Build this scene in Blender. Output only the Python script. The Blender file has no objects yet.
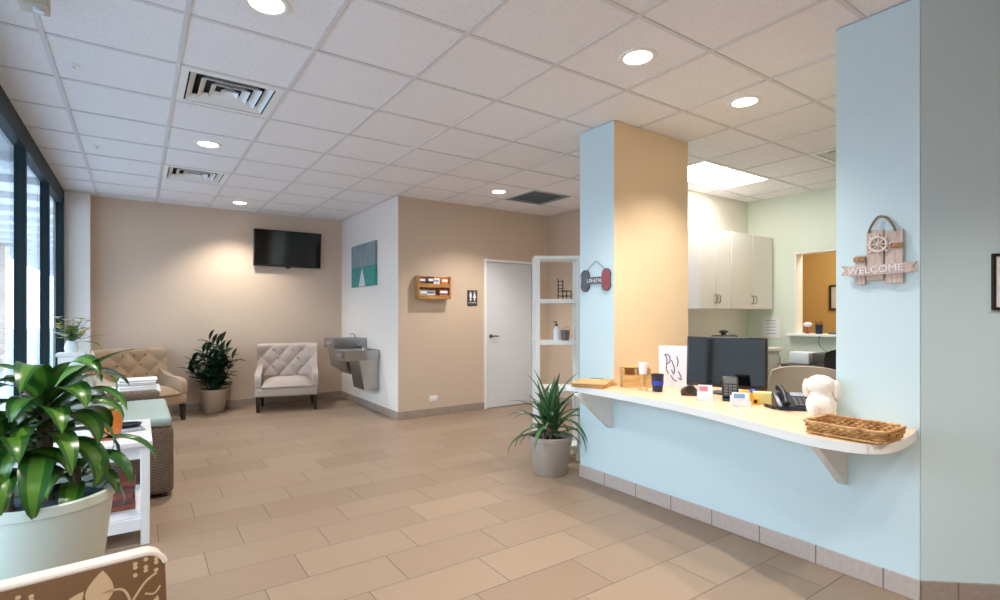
import bpy, bmesh, math, random
from mathutils import Vector, Matrix
random.seed(7)
PI = math.pi
SC = bpy.context.scene
COL = SC.collection
H = 2.768            # ceiling height
G = 0.6096           # ceiling module
GX, GY = -0.4122, 2.8988

# ------------------------------------------------------------------ materials
def lin(c):
    c = c / 255.0
    return c / 12.92 if c <= 0.04045 else ((c + 0.055) / 1.055) ** 2.4
def rgb(r, g, b): return (lin(r), lin(g), lin(b), 1.0)

class NT:
    def __init__(s, name):
        s.m = bpy.data.materials.new(name); s.m.use_nodes = True
        s.t = s.m.node_tree; s.n = s.t.nodes; s.n.clear()
        s.out = s.n.new('ShaderNodeOutputMaterial')
    def node(s, typ, **kw):
        n = s.n.new(typ)
        for k, v in kw.items(): setattr(n, k, v)
        return n
    def link(s, a, b): s.t.links.new(a, b)
    def math(s, op, a, b=None, c=None):
        n = s.node('ShaderNodeMath', operation=op)
        for i, v in enumerate((a, b, c)):
            if v is None: continue
            if isinstance(v, (int, float)): n.inputs[i].default_value = v
            else: s.link(v, n.inputs[i])
        return n.outputs[0]
    def mix(s, fac, a, b):
        n = s.node('ShaderNodeMix', data_type='RGBA')
        for i, v in ((0, fac), (6, a), (7, b)):
            if hasattr(v, 'is_linked'): s.link(v, n.inputs[i])
            else: n.inputs[i].default_value = v
        return n.outputs[2]
    def coord(s, kind='Object'):
        return s.node('ShaderNodeTexCoord').outputs[kind]
    def xyz(s, kind='Object'):
        n = s.node('ShaderNodeSeparateXYZ'); s.link(s.coord(kind), n.inputs[0]); return n.outputs
    def noise(s, scale, detail=3, vec=None, stretch=None):
        n = s.node('ShaderNodeTexNoise'); n.inputs['Scale'].default_value = scale; n.inputs['Detail'].default_value = detail
        v = vec if vec is not None else s.coord()
        if stretch:
            mp = s.node('ShaderNodeMapping'); mp.inputs['Scale'].default_value = stretch
            s.link(v, mp.inputs[0]); v = mp.outputs[0]
        s.link(v, n.inputs['Vector']); return n.outputs[0]
    def bsdf(s, color=None, rough=0.5, metal=0.0, spec=0.5, bump=None, bumpd=0.002, bstr=0.5, **kw):
        b = s.node('ShaderNodeBsdfPrincipled')
        if color is not None:
            if hasattr(color, 'is_linked'): s.link(color, b.inputs['Base Color'])
            else: b.inputs['Base Color'].default_value = color
        if hasattr(rough, 'is_linked'): s.link(rough, b.inputs['Roughness'])
        else: b.inputs['Roughness'].default_value = rough
        b.inputs['Metallic'].default_value = metal
        b.inputs['Specular IOR Level'].default_value = spec
        for k, v in kw.items(): b.inputs[k.replace('_', ' ')].default_value = v
        if bump is not None:
            bp = s.node('ShaderNodeBump'); bp.inputs['Distance'].default_value = bumpd; bp.inputs['Strength'].default_value = bstr
            s.link(bump, bp.inputs['Height']); s.link(bp.outputs[0], b.inputs['Normal'])
        s.link(b.outputs[0], s.out.inputs[0]); return s.m

def plain(name, col, rough=0.5, metal=0.0, var=0.06, scale=30, bumpd=0.0006, spec=0.5, **kw):
    t = NT(name); nz = t.noise(scale)
    d = tuple(max(0, c * (1 - var)) for c in col[:3]) + (1,)
    l = tuple(min(1, c * (1 + var)) for c in col[:3]) + (1,)
    return t.bsdf(t.mix(nz, d, l), rough, metal, spec, nz, bumpd, 0.4, **kw)

def paint(name, col):
    t = NT(name); nz = t.noise(140, 2); lo = t.noise(1.5, 2)
    d = tuple(c * 0.985 for c in col[:3]) + (1,)
    return t.bsdf(t.mix(lo, d, col), 0.55, 0, 0.3, nz, 0.0008, 0.25)

def wood(name, c1, c2, scale=4, axis=(1, 12, 12), rough=0.45):
    t = NT(name); nz = t.noise(scale, 6, None, axis)
    n2 = t.noise(scale * 6, 3, None, axis)
    f = t.math('ADD', t.math('MULTIPLY', nz, 0.75), t.math('MULTIPLY', n2, 0.25))
    r = t.node('ShaderNodeValToRGB'); r.color_ramp.elements[0].position = 0.35; r.color_ramp.elements[1].position = 0.65
    r.color_ramp.elements[0].color = c1; r.color_ramp.elements[1].color = c2
    t.link(f, r.inputs[0])
    return t.bsdf(r.outputs[0], rough, 0, 0.4, n2, 0.001, 0.4)

def fabric(name, col, var=0.12, weave=420, rough=0.9):
    t = NT(name)
    ck = t.node('ShaderNodeTexChecker'); ck.inputs['Scale'].default_value = weave; t.link(t.coord(), ck.inputs[0])
    nz = t.noise(60, 4)
    d = tuple(c * (1 - var) for c in col[:3]) + (1,)
    return t.bsdf(t.mix(nz, d, col), rough, 0, 0.15, nz, 0.001, 0.4, Sheen_Weight=0.25)

def wicker(name, c1, c2, pitch=0.022):
    # basket weave: vertical stakes and strands alternating over and under
    t = NT(name); X, Y, Z = t.xyz()
    h = t.math('ADD', X, Y)
    sx = t.math('SINE', t.math('MULTIPLY', h, PI / pitch))
    row = t.math('FLOOR', t.math('DIVIDE', Z, pitch * 0.45))
    par = t.math('SUBTRACT', t.math('MULTIPLY', t.math('MODULO', row, 2), 2), 1)
    fz = t.math('SINE', t.math('MULTIPLY', t.math('DIVIDE', Z, pitch * 0.45), PI))
    fz = t.math('ABSOLUTE', fz)
    ov = t.math('MULTIPLY', sx, par)
    hgt = t.math('MULTIPLY', fz, t.math('ADD', t.math('MULTIPLY', ov, 0.5), 0.6))
    nz = t.noise(25, 3)
    f = t.math('ADD', t.math('MULTIPLY', hgt, 0.7), t.math('MULTIPLY', nz, 0.35))
    return t.bsdf(t.mix(f, c1, c2), 0.6, 0, 0.35, hgt, 0.006, 0.8)

def emit(name, col, strength):
    t = NT(name); e = t.node('ShaderNodeEmission'); e.inputs[0].default_value = col; e.inputs[1].default_value = strength
    t.link(e.outputs[0], t.out.inputs[0]); return t.m

def glass_thin(name, tint=(0.93, 0.97, 0.96, 1)):
    t = NT(name); tr = t.node('ShaderNodeBsdfTransparent'); tr.inputs[0].default_value = tint
    gl = t.node('ShaderNodeBsdfGlossy'); gl.inputs['Roughness'].default_value = 0.0
    g = t.node('ShaderNodeNewGeometry'); dp = t.node('ShaderNodeVectorMath', operation='DOT_PRODUCT')
    t.link(g.outputs['Normal'], dp.inputs[0]); t.link(g.outputs['Incoming'], dp.inputs[1])
    q = t.math('SUBTRACT', 1.0, t.math('ABSOLUTE', dp.outputs['Value']))     # Schlick reflectance of a thin pane
    fr = t.math('ADD', 0.035, t.math('MULTIPLY', t.math('POWER', q, 5.0), 0.6))
    mx = t.node('ShaderNodeMixShader'); t.link(fr, mx.inputs[0])
    t.link(tr.outputs[0], mx.inputs[1]); t.link(gl.outputs[0], mx.inputs[2]); t.link(mx.outputs[0], t.out.inputs[0])
    return t.m

def floor_mat():
    t = NT('floor_tile'); X, Y, Z = t.xyz()
    P, L, g = 0.2975, 0.61, 0.0022
    k = t.math('DIVIDE', t.math('SUBTRACT', Y, 2.338), P)
    row = t.math('FLOOR', k); fy = t.math('MULTIPLY', t.math('FRACT', k), P)
    xx = t.math('DIVIDE', t.math('SUBTRACT', t.math('SUBTRACT', X, 0.502), t.math('MULTIPLY', row, 0.2045)), L)
    colm = t.math('FLOOR', xx); fx = t.math('MULTIPLY', t.math('FRACT', xx), L)
    e1 = t.math('MINIMUM', fy, t.math('SUBTRACT', P, fy)); e2 = t.math('MINIMUM', fx, t.math('SUBTRACT', L, fx))
    ed = t.math('MINIMUM', e1, e2)
    gr = t.math('LESS_THAN', ed, g)
    cb = t.node('ShaderNodeCombineXYZ'); t.link(row, cb.inputs[0]); t.link(colm, cb.inputs[1])
    wn = t.node('ShaderNodeTexWhiteNoise', noise_dimensions='3D'); t.link(cb.outputs[0], wn.inputs['Vector'])
    grain = t.noise(9, 5, None, (1, 7, 1)); spk = t.noise(70, 3)
    f = t.math('ADD', t.math('MULTIPLY', wn.outputs['Value'], 0.4), t.math('ADD', t.math('MULTIPLY', grain, 0.45), t.math('MULTIPLY', spk, 0.15)))
    c = t.mix(f, FLOOR_A, FLOOR_B)
    c = t.mix(gr, c, FLOOR_G)
    sm = t.node('ShaderNodeMapRange'); t.link(ed, sm.inputs[0]); sm.inputs[2].default_value = g * 1.6; sm.inputs[1].default_value = 0
    rough = t.math('ADD', t.math('MULTIPLY', grain, 0.12), 0.30)
    return t.bsdf(c, rough, 0, 0.22, sm.outputs[0], 0.0012, 0.6)
FLOOR_A, FLOOR_B, FLOOR_G = rgb(138, 116, 97), rgb(166, 145, 125), rgb(100, 86, 75)

def base_tile_mat(axis, off, ca=rgb(146, 130, 118), cb=rgb(172, 157, 146)):
    t = NT('baseboard_tile'); c = t.xyz()
    v = t.math('DIVIDE', t.math('SUBTRACT', c[axis], off), 0.2975)
    fr = t.math('FRACT', v); e = t.math('MINIMUM', fr, t.math('SUBTRACT', 1, fr))
    gr = t.math('LESS_THAN', e, 0.010)
    nz = t.noise(45, 4)
    col = t.mix(nz, ca, cb)
    return t.bsdf(t.mix(gr, col, rgb(120, 106, 100)), 0.45, 0, 0.4, nz, 0.001, 0.4)

def ceil_tile_mat():
    t = NT('ceiling_tile'); f1 = t.noise(90, 4); f2 = t.noise(320, 2)
    f = t.math('ADD', t.math('MULTIPLY', f1, 0.6), t.math('MULTIPLY', f2, 0.4))
    r = t.node('ShaderNodeValToRGB'); r.color_ramp.elements[0].position = 0.36; r.color_ramp.elements[1].position = 0.5
    r.color_ramp.elements[0].color = rgb(226, 224, 226); r.color_ramp.elements[1].color = rgb(239, 237, 239)
    t.link(f, r.inputs[0])
    return t.bsdf(r.outputs[0], 0.95, 0, 0.1, f, 0.003, 0.5)

def brick_mat():
    t = NT('brick'); b = t.node('ShaderNodeTexBrick'); t.link(t.coord(), b.inputs[0])
    mp = t.node('ShaderNodeMapping'); mp.inputs['Rotation'].default_value = (PI / 2, 0, 0)
    t.link(t.coord(), mp.inputs[0]); t.link(mp.outputs[0], b.inputs[0])
    b.inputs['Scale'].default_value = 4; b.inputs['Color1'].default_value = rgb(168, 146, 134); b.inputs['Color2'].default_value = rgb(186, 168, 156)
    b.inputs['Mortar'].default_value = rgb(190, 184, 178)
    return t.bsdf(b.outputs[0], 0.9)

M = {}
M['floor'] = floor_mat()
M['tan'] = paint('paint_tan', rgb(207, 185, 164))
M['peach'] = paint('paint_peach', rgb(234, 206, 170))
M['pale'] = paint('paint_pale', rgb(230, 222, 216))
M['blue'] = paint('paint_blue', rgb(206, 227, 233))
M['cream'] = paint('paint_cream', rgb(230, 225, 212))
M['green'] = paint('paint_green', rgb(220, 228, 212))
M['ochre'] = paint('paint_ochre', rgb(186, 150, 92))
M['white'] = plain('white_paint', rgb(236, 236, 234), 0.4, var=0.02)
M['door'] = plain('door_paint', rgb(216, 217, 222), 0.45, var=0.02, scale=12)
M['lam'] = plain('white_laminate', rgb(238, 232, 224), 0.35, var=0.015)
M['tile'] = ceil_tile_mat()
M['grid'] = plain('grid_metal', rgb(214, 212, 214), 0.5, var=0.02)
M['darkvoid'] = plain('plenum_dark', rgb(44, 44, 46), 0.9)
M['frame'] = plain('window_metal', rgb(22, 38, 43), 0.5, 0.0, var=0.1, spec=0.2)
M['glass'] = glass_thin('window_glass')
M['black'] = plain('black_plastic', rgb(26, 27, 30), 0.4)
M['screen'] = plain('screen_glass', rgb(8, 9, 11), 0.07, var=0.02, bumpd=0.0, spec=0.5)
M['bezel'] = plain('dark_bezel', rgb(42, 34, 36), 0.3)
M['steel'] = plain('stainless_steel', rgb(176, 176, 178), 0.28, 1.0, var=0.05, scale=18)
M['steel_panel'] = plain('fountain_panel', rgb(176, 170, 162), 0.3, 0.9, var=0.06)
M['chrome'] = plain('chrome', rgb(200, 200, 205), 0.15, 1.0, var=0.02)
M['nickel'] = plain('brushed_nickel', rgb(120, 116, 112), 0.35, 1.0)
M['ctop'] = wood('counter_laminate', rgb(216, 188, 154), rgb(230, 205, 174), 3, (6, 1, 6), 0.35)
M['linen'] = fabric('linen_fabric', rgb(186, 170, 160))
M['linen2'] = fabric('linen_tan', rgb(176, 148, 120))
M['button'] = fabric('button_fabric', rgb(150, 132, 122))
M['button2'] = fabric('button_tan', rgb(128, 100, 78))
M['legwood'] = plain('dark_wood_leg', rgb(34, 24, 22), 0.35)
M['wicker'] = wicker('grey_wicker', rgb(72, 58, 50), rgb(150, 130, 112))
M['aqua'] = fabric('aqua_cushion', rgb(160, 176, 170), 0.06)
M['tabwhite'] = plain('white_table_paint', rgb(226, 226, 230), 0.45, var=0.03)
M['potcream'] = plain('cream_ceramic', rgb(206, 212, 200), 0.3, var=0.03, scale=6)
M['pottan'] = plain('taupe_pot', rgb(168, 146, 124), 0.6, var=0.06)
M['potgrey'] = plain('grey_taupe_pot', rgb(170, 158, 148), 0.6, var=0.06)
M['soil'] = plain('soil', rgb(52, 40, 32), 0.95, var=0.5, scale=60, bumpd=0.01)
M['pebble'] = plain('blue_grey_soil', rgb(84, 96, 116), 0.8, var=0.3, scale=50, bumpd=0.01)
def leafmat(n, a, b, r=0.35):
    t = NT(n); nz = t.noise(8, 3); 
    return t.bsdf(t.mix(nz, a, b), r, 0, 0.5, nz, 0.001, 0.3)
M['leaf'] = leafmat('leaf_green', rgb(26, 66, 24), rgb(56, 108, 38), 0.3)
M['leafs'] = leafmat('leaf_stripe', rgb(50, 102, 32), rgb(116, 158, 54), 0.3)
M['leafd'] = leafmat('leaf_dark', rgb(20, 44, 34), rgb(44, 76, 52), 0.42)
M['leafy'] = leafmat('leaf_yucca', rgb(30, 68, 50), rgb(66, 108, 72), 0.4)
M['leafys'] = leafmat('leaf_yucca_mid', rgb(48, 92, 52), rgb(110, 146, 84), 0.4)
M['trunk'] = wood('cane_bark', rgb(120, 100, 84), rgb(168, 146, 128), 10, (12, 12, 2), 0.8)
M['orange'] = plain('orange_glaze', rgb(206, 118, 44), 0.5, var=0.45, scale=70, bumpd=0.004)
M['petal'] = plain('orange_petal', rgb(196, 130, 56), 0.5, var=0.3, scale=40)
M['whitepetal'] = plain('white_petal', rgb(236, 232, 220), 0.6)
M['yellowpetal'] = plain('yellow_petal', rgb(222, 190, 70), 0.6)
M['brownfab'] = fabric('brown_floral_fabric', rgb(122, 90, 60), 0.1)
M['beigefab'] = fabric('beige_print', rgb(206, 174, 134), 0.08)
M['piping'] = fabric('piping_and_lit_top', rgb(232, 216, 200), 0.08)
M['basket'] = wood('rattan', rgb(150, 98, 52), rgb(214, 172, 116), 30, (1, 1, 1), 0.55)
M['pallet'] = wood('weathered_wood', rgb(184, 162, 150), rgb(216, 198, 188), 8, (14, 14, 2), 0.8)
M['palletl'] = wood('pale_wood', rgb(214, 200, 190), rgb(236, 226, 218), 8, (14, 14, 2), 0.8)
M['palletd'] = wood('worn_wood', rgb(138, 98, 66), rgb(176, 140, 104), 8, (14, 14, 2), 0.8)
M['rope'] = plain('rope', rgb(132, 114, 94), 0.9, var=0.3, scale=120, bumpd=0.003)
M['signwhite'] = plain('sign_white', rgb(240, 236, 240), 0.6, var=0.02)
M['bone'] = plain('bone_grey', rgb(92, 92, 98), 0.6, var=0.15)
M['red'] = plain('red_paint', rgb(150, 70, 76), 0.5)
M['oak'] = wood('oak', rgb(196, 150, 92), rgb(226, 184, 124), 6, (1, 10, 10), 0.5)
M['rack'] = wood('rack_wood', rgb(150, 100, 52), rgb(196, 146, 82), 6, (1, 10, 10), 0.5)
M['navy'] = plain('navy_plastic', rgb(28, 36, 60), 0.35)
M['purple'] = plain('purple_ink', rgb(96, 82, 128), 0.7)
M['pink'] = plain('pink_paper', rgb(214, 130, 150), 0.6)
M['cardblue'] = plain('blue_paper', rgb(120, 160, 206), 0.6)
M['yellow'] = plain('yellow_plastic', rgb(236, 180, 50), 0.4)
M['note'] = plain('pale_yellow_paper', rgb(240, 228, 150), 0.7)
M['royal'] = plain('royal_blue', rgb(48, 66, 190), 0.35)
M['brown'] = plain('dark_brown', rgb(70, 50, 44), 0.4)
M['fluff'] = plain('white_fleece', rgb(240, 234, 226), 0.95, var=0.1, scale=90, bumpd=0.008)
M['paper'] = plain('paper', rgb(236, 236, 238), 0.7, var=0.02)
M['greypaper'] = plain('grey_paper', rgb(150, 156, 170), 0.6, var=0.2)
M['rust'] = plain('rust_cover', rgb(138, 76, 54), 0.5, var=0.2)
M['maroon'] = plain('maroon_cover', rgb(104, 62, 66), 0.5, var=0.2)
M['taupe'] = fabric('taupe_throw', rgb(204, 188, 174), 0.15)
M['deskdark'] = plain('dark_desk', rgb(78, 70, 64), 0.5)
M['greyplastic'] = plain('grey_plastic', rgb(96, 94, 92), 0.5)
M['frost'] = plain('frosted_plastic', rgb(222, 230, 238), 0.4, var=0.02)
M['charcoal'] = plain('charcoal_plate', rgb(66, 62, 58), 0.5)
M['beigebox'] = plain('beige_plastic', rgb(190, 180, 166), 0.5)
M['ventgrey'] = plain('grey_grille', rgb(150, 160, 170), 0.5)
M['conc'] = plain('concrete', rgb(160, 166, 176), 0.9, var=0.1, scale=3)
M['soffit'] = plain('soffit_grey', rgb(206, 210, 216), 0.8)
M['brick'] = brick_mat()
M['lamp'] = emit('lamp_glow', (1.0, 0.93, 0.82, 1), 14)
M['troffer'] = emit('troffer_glow', (1.0, 0.97, 0.92, 1), 20)
def pier_art():
    t = NT('pier_canvas'); X, Y, Z = t.xyz()    # Y across the canvas, Z up from its lower edge
    hz = t.math('DIVIDE', Z, 0.60); hy = t.math('DIVIDE', Y, 0.46)
    nz = t.noise(6, 4); clouds = t.mix(nz, rgb(92, 112, 122), rgb(150, 164, 168))
    sea = t.mix(t.noise(14, 3), rgb(28, 112, 110), rgb(72, 160, 150))
    c = t.mix(t.math('LESS_THAN', hz, 0.46), clouds, sea)
    half = t.math('MULTIPLY', t.math('SUBTRACT', 0.44, hz), 0.66)
    pier = t.math('LESS_THAN', t.math('ABSOLUTE', t.math('SUBTRACT', hy, 1.05)), t.math('MAXIMUM', half, 0.0))
    plank = t.mix(t.math('GREATER_THAN', t.math('FRACT', t.math('MULTIPLY', hz, 30)), 0.2), rgb(150, 158, 170), rgb(216, 216, 222))
    c = t.mix(pier, c, plank)
    return t.bsdf(c, 0.6)
M['art'] = pier_art()

# ------------------------------------------------------------------ mesh builder
class MB:
    def __init__(s): s.bm = bmesh.new()
    def _fin(s, geom_faces, m):
        for f in geom_faces: f.material_index = m
    def box(s, x0, x1, y0, y1, z0, z1, m=0, bev=0, seg=2, X=None):
        vs = [s.bm.verts.new((x, y, z)) for x in (x0, x1) for y in (y0, y1) for z in (z0, z1)]
        q = [(0, 1, 3, 2), (4, 6, 7, 5), (0, 4, 5, 1), (2, 3, 7, 6), (0, 2, 6, 4), (1, 5, 7, 3)]
        fs = [s.bm.faces.new([vs[i] for i in f]) for f in q]
        s._fin(fs, m)
        allv = vs
        if bev > 0:
            es = list({e for f in fs for e in f.edges})
            r = bmesh.ops.bevel(s.bm, geom=es, offset=bev, segments=seg, profile=0.5, affect='EDGES')
            s._fin(r['faces'], m)
            allv = list({v for f in r['faces'] for v in f.verts} | {v for v in vs if v.is_valid})
        if X is not None:
            for v in allv: v.co = X @ v.co
        return fs
    def prism(s, poly, z0, z1, m=0, mtop=None, X=None):
        a = [s.bm.verts.new((p[0], p[1], z0)) for p in poly]; b = [s.bm.verts.new((p[0], p[1], z1)) for p in poly]
        n = len(poly)
        fs = [s.bm.faces.new(list(reversed(a)))]; t = s.bm.faces.new(b)
        for i in range(n): fs.append(s.bm.faces.new([a[i], a[(i + 1) % n], b[(i + 1) % n], b[i]]))
        s._fin(fs, m); t.material_index = m if mtop is None else mtop
        if X is not None:
            for v in a + b: v.co = X @ v.co
    def lathe(s, prof, n=32, c=(0, 0, 0), m=0, X=None, closed=False):
        rings = []
        for r, z in prof:
            if r < 1e-6: rings.append([s.bm.verts.new((c[0], c[1], c[2] + z))])
            else: rings.append([s.bm.verts.new((c[0] + r * math.cos(2 * PI * i / n), c[1] + r * math.sin(2 * PI * i / n), c[2] + z)) for i in range(n)])
        fs = []
        pairs = list(zip(rings[:-1], rings[1:]))
        for a, b in pairs:
            for i in range(n):
                j = (i + 1) % n
                if len(a) == 1 and len(b) == 1: continue
                if len(a) == 1: fs.append(s.bm.faces.new([a[0], b[j], b[i]]))
                elif len(b) == 1: fs.append(s.bm.faces.new([a[i], a[j], b[0]]))
                else: fs.append(s.bm.faces.new([a[i], a[j], b[j], b[i]]))
        s._fin(fs, m)
        if X is not None:
            for r in rings:
                for v in r: v.co = X @ v.co
    def cyl(s, c, r, z0, z1, n=24, m=0, r2=None, X=None):
        r2 = r if r2 is None else r2
        s.lathe([(0, z0), (r, z0), (r2, z1), (0, z1)], n, c, m, X)
    def tube(s, pts, r, n=8, m=0, closed=False, X=None):
        pts = [Vector(p) for p in pts]; N = len(pts)
        rad = r if isinstance(r, (list, tuple)) else [r] * N
        up = None; rings = []
        for i, p in enumerate(pts):
            if closed: d = pts[(i + 1) % N] - pts[i - 1]
            else: d = pts[min(i + 1, N - 1)] - pts[max(i - 1, 0)]
            if d.length < 1e-9: d = Vector((0, 0, 1))
            d.normalize()
            if up is None: up = Vector((0, 0, 1)) if abs(d.z) < 0.9 else Vector((1, 0, 0))
            u = (up - d * up.dot(d)); u.normalize(); w = d.cross(u); up = u
            rings.append([s.bm.verts.new(p + (u * math.cos(2 * PI * k / n) + w * math.sin(2 * PI * k / n)) * rad[i]) for k in range(n)])
        fs = []
        for i in range(N if closed else N - 1):
            a, b = rings[i], rings[(i + 1) % N]
            for k in range(n): fs.append(s.bm.faces.new([a[k], a[(k + 1) % n], b[(k + 1) % n], b[k]]))
        if not closed:
            fs.append(s.bm.faces.new(list(reversed(rings[0])))); fs.append(s.bm.faces.new(rings[-1]))
        s._fin(fs, m)
        if X is not None:
            for rr in rings:
                for v in rr: v.co = X @ v.co
    def ell(s, c, r, m=0, n=16, k=10, jit=0, X=None):
        if isinstance(r, (int, float)): r = (r, r, r)
        rings = []
        for j in range(k + 1):
            th = PI * j / k
            if j in (0, k): rings.append([s.bm.verts.new((c[0], c[1], c[2] + r[2] * math.cos(th)))])
            else:
                rg = []
                for i in range(n):
                    a = 2 * PI * i / n; q = 1 + (random.uniform(-jit, jit) if jit else 0)
                    rg.append(s.bm.verts.new((c[0] + r[0] * q * math.sin(th) * math.cos(a), c[1] + r[1] * q * math.sin(th) * math.sin(a), c[2] + r[2] * q * math.cos(th))))
                rings.append(rg)
        fs = []
        for a, b in zip(rings[:-1], rings[1:]):
            for i in range(n):
                j = (i + 1) % n
                if len(a) == 1: fs.append(s.bm.faces.new([a[0], b[i], b[j]]))
                elif len(b) == 1: fs.append(s.bm.faces.new([a[i], b[0], a[j]]))
                else: fs.append(s.bm.faces.new([a[i], b[i], b[j], a[j]]))
        s._fin(fs, m)
        if X is not None:
            for rr in rings:
                for v in rr: v.co = X @ v.co
    def grid(s, fn, nu, nv, m=0, flip=False):
        vs = [[s.bm.verts.new(fn(i / nu, j / nv)) for j in range(nv + 1)] for i in range(nu + 1)]
        for i in range(nu):
            for j in range(nv):
                q = [vs[i][j], vs[i + 1][j], vs[i + 1][j + 1], vs[i][j + 1]]
                f = s.bm.faces.new(q[::-1] if flip else q); f.material_index = m
        return vs
    def poly(s, pts, m=0):
        f = s.bm.faces.new([s.bm.verts.new(p) for p in pts]); f.material_index = m
    def leaf(s, base, az, el, L, W, droop, m=0, ms=None, n=8, fold=0.18, peak=0.45, twist=0, clamp=None):
        p = Vector(base); e = el; rows = []
        side0 = Vector((-math.sin(az), math.cos(az), 0))
        for i in range(n + 1):
            t = i / n
            d = Vector((math.cos(az) * math.cos(e), math.sin(az) * math.cos(e), math.sin(e)))
            nrm = side0.cross(d) * -1
            sd = side0 * math.cos(twist * t) + nrm * math.sin(twist * t)
            w = W * 0.5 * (math.sin(PI * t ** (math.log(0.5) / math.log(peak))) ** 0.8 if 0 < t < 1 else 0.0)
            w = max(w, W * 0.06 if t == 0 else W * 0.008)
            pts = [p + sd * w + nrm * -fold * w * -1, p + sd * w * 0.45 + nrm * fold * w * 0.3, p.copy(), p - sd * w * 0.45 + nrm * fold * w * 0.3, p - sd * w + nrm * fold * w]
            if clamp:
                for q in pts: clamp(q)
            rows.append([s.bm.verts.new(q) for q in pts])
            p = p + d * (L / n); e -= droop / n * (0.5 + t)
        for a, b in zip(rows[:-1], rows[1:]):
            for k in range(4):
                f = s.bm.faces.new([a[k], a[k + 1], b[k + 1], b[k]])
                f.material_index = (ms if (ms is not None and k in (1, 2)) else m)
    def text(s, body, size, m=0, X=None, depth=0.002):
        cu = bpy.data.curves.new('t', 'FONT'); cu.body = body; cu.size = size; cu.extrude = depth
        cu.align_x = 'CENTER'; cu.align_y = 'CENTER'
        ob = bpy.data.objects.new('t', cu); COL.objects.link(ob)
        me = bpy.data.meshes.new_from_object(ob.evaluated_get(bpy.context.evaluated_depsgraph_get()))
        n0 = len(s.bm.verts); f0 = len(s.bm.faces)
        s.bm.from_mesh(me); s.bm.verts.ensure_lookup_table(); s.bm.faces.ensure_lookup_table()
        for f in s.bm.faces[f0:]: f.material_index = m
        if X is not None:
            for v in s.bm.verts[n0:]: v.co = X @ v.co
        bpy.data.objects.remove(ob); bpy.data.curves.remove(cu); bpy.data.meshes.remove(me)
    def build(s, name, mats, parent=None, loc=(0, 0, 0), rz=0, angle=40, recalc=True):
        if recalc: bmesh.ops.recalc_face_normals(s.bm, faces=s.bm.faces[:])
        me = bpy.data.meshes.new(name); s.bm.to_mesh(me); s.bm.free()
        for k in (mats if isinstance(mats, (list, tuple)) else [mats]): me.materials.append(M[k])
        me.polygons.foreach_set('use_smooth', [True] * len(me.polygons))
        me.set_sharp_from_angle(angle=math.radians(angle))
        o = bpy.data.objects.new(name, me); COL.objects.link(o)
        o.location = loc; o.rotation_euler = (0, 0, rz)
        if parent is not None: o.parent = parent
        return o

def tag(o, label, cat, group=None):
    o['label'] = label; o['category'] = cat
    if group: o['group'] = group
    return o
def thing(name, label, cat, loc=(0, 0, 0), rz=0, group=None):
    o = bpy.data.objects.new(name, None); COL.objects.link(o); o.empty_display_size = 0.1
    o.location = loc; o.rotation_euler = (0, 0, rz)
    return tag(o, label, cat, group)
def dup(o, loc, rz, label, group=None, parent=None):
    c = o.copy(); COL.objects.link(c)
    if parent is None:
        c.location = loc; c.rotation_euler = (0, 0, rz); c['label'] = label
        if group: c['group'] = group
    else: c.parent = parent
    for ch in list(o.children): dup(ch, None, None, None, None, c)
    return c
def struct(mb, name, mats, **kw):
    o = mb.build(name, mats, **kw); o['kind'] = 'structure'; return o
def arc(fn, n): return [fn(i / n) for i in range(n + 1)]
def catmull(P, k=6):
    out = []
    for i in range(len(P) - 1):
        a, b, c, d = P[max(i - 1, 0)], P[i], P[i + 1], P[min(i + 2, len(P) - 1)]
        for j in range(k):
            t = j / k
            out.append(tuple(0.5 * (2 * b[q] + (c[q] - a[q]) * t + (2 * a[q] - 5 * b[q] + 4 * c[q] - d[q]) * t * t + (3 * b[q] - a[q] - 3 * c[q] + d[q]) * t ** 3) for q in range(len(b))))
    out.append(tuple(P[-1])); return out

# ================================================================== ROOM SHELL
XW, YB, YM, XM, X5 = 2.9657, 8.057, 5.916, 2.668, 5.10
XO, YO = 6.643, 3.71          # office corner
ROOMX1, YBK = 8.6, -2.6
mb = MB(); mb.box(-0.82, ROOMX1, YBK, YB + 0.1, -0.1, 0, 0); struct(mb, 'floor', 'floor')

# ceiling: lay-in tiles on a T-bar grid, cells left open for diffusers and the troffer
skip = {(1, 1), (1, 5), (9, -2), (7, 3), (8, 0), (9, 0)}
mb = MB()
for i in range(-1, 15):
    for j in range(-9, 9):
        if (i, j) in skip: continue
        x0, y0 = GX + i * G, GY + j * G
        mb.box(max(x0, -0.80), min(x0 + G, ROOMX1), y0, min(y0 + G, YB + 0.1), H + 0.006, H + 0.03, 0)
bw = 0.012
for i in range(-1, 16):
    x = GX + i * G
    if x > -0.8: mb.box(x - bw, x + bw, YBK, YB + 0.1, H, H + 0.012, 1)
for j in range(-9, 10):
    y = GY + j * G
    if y < YB: mb.box(-0.80, ROOMX1, y - bw, y + bw, H + 0.0004, H + 0.012, 1)
mb.box(-0.82, ROOMX1, YBK, YB + 0.1, H + 0.12, H + 0.2, 2)
struct(mb, 'ceiling', ['tile', 'grid', 'darkvoid'])

# walls
def wallbox(name, mat, *b):
    m_ = MB(); m_.box(*b); return struct(m_, name, mat)
wallbox('wall_back', 'tan', -0.82, XM, YB, YB + 0.1, 0, H + 0.1)
wallbox('wall_left_pier', 'pale', -0.82, -0.478, 7.865, YB, 0, H)
mb = MB(); mb.box(XM, XM + 0.12, YM + 0.002, YB + 0.1, 0, H + 0.1, 0); struct(mb, 'wall_alcove', 'pale')
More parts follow.
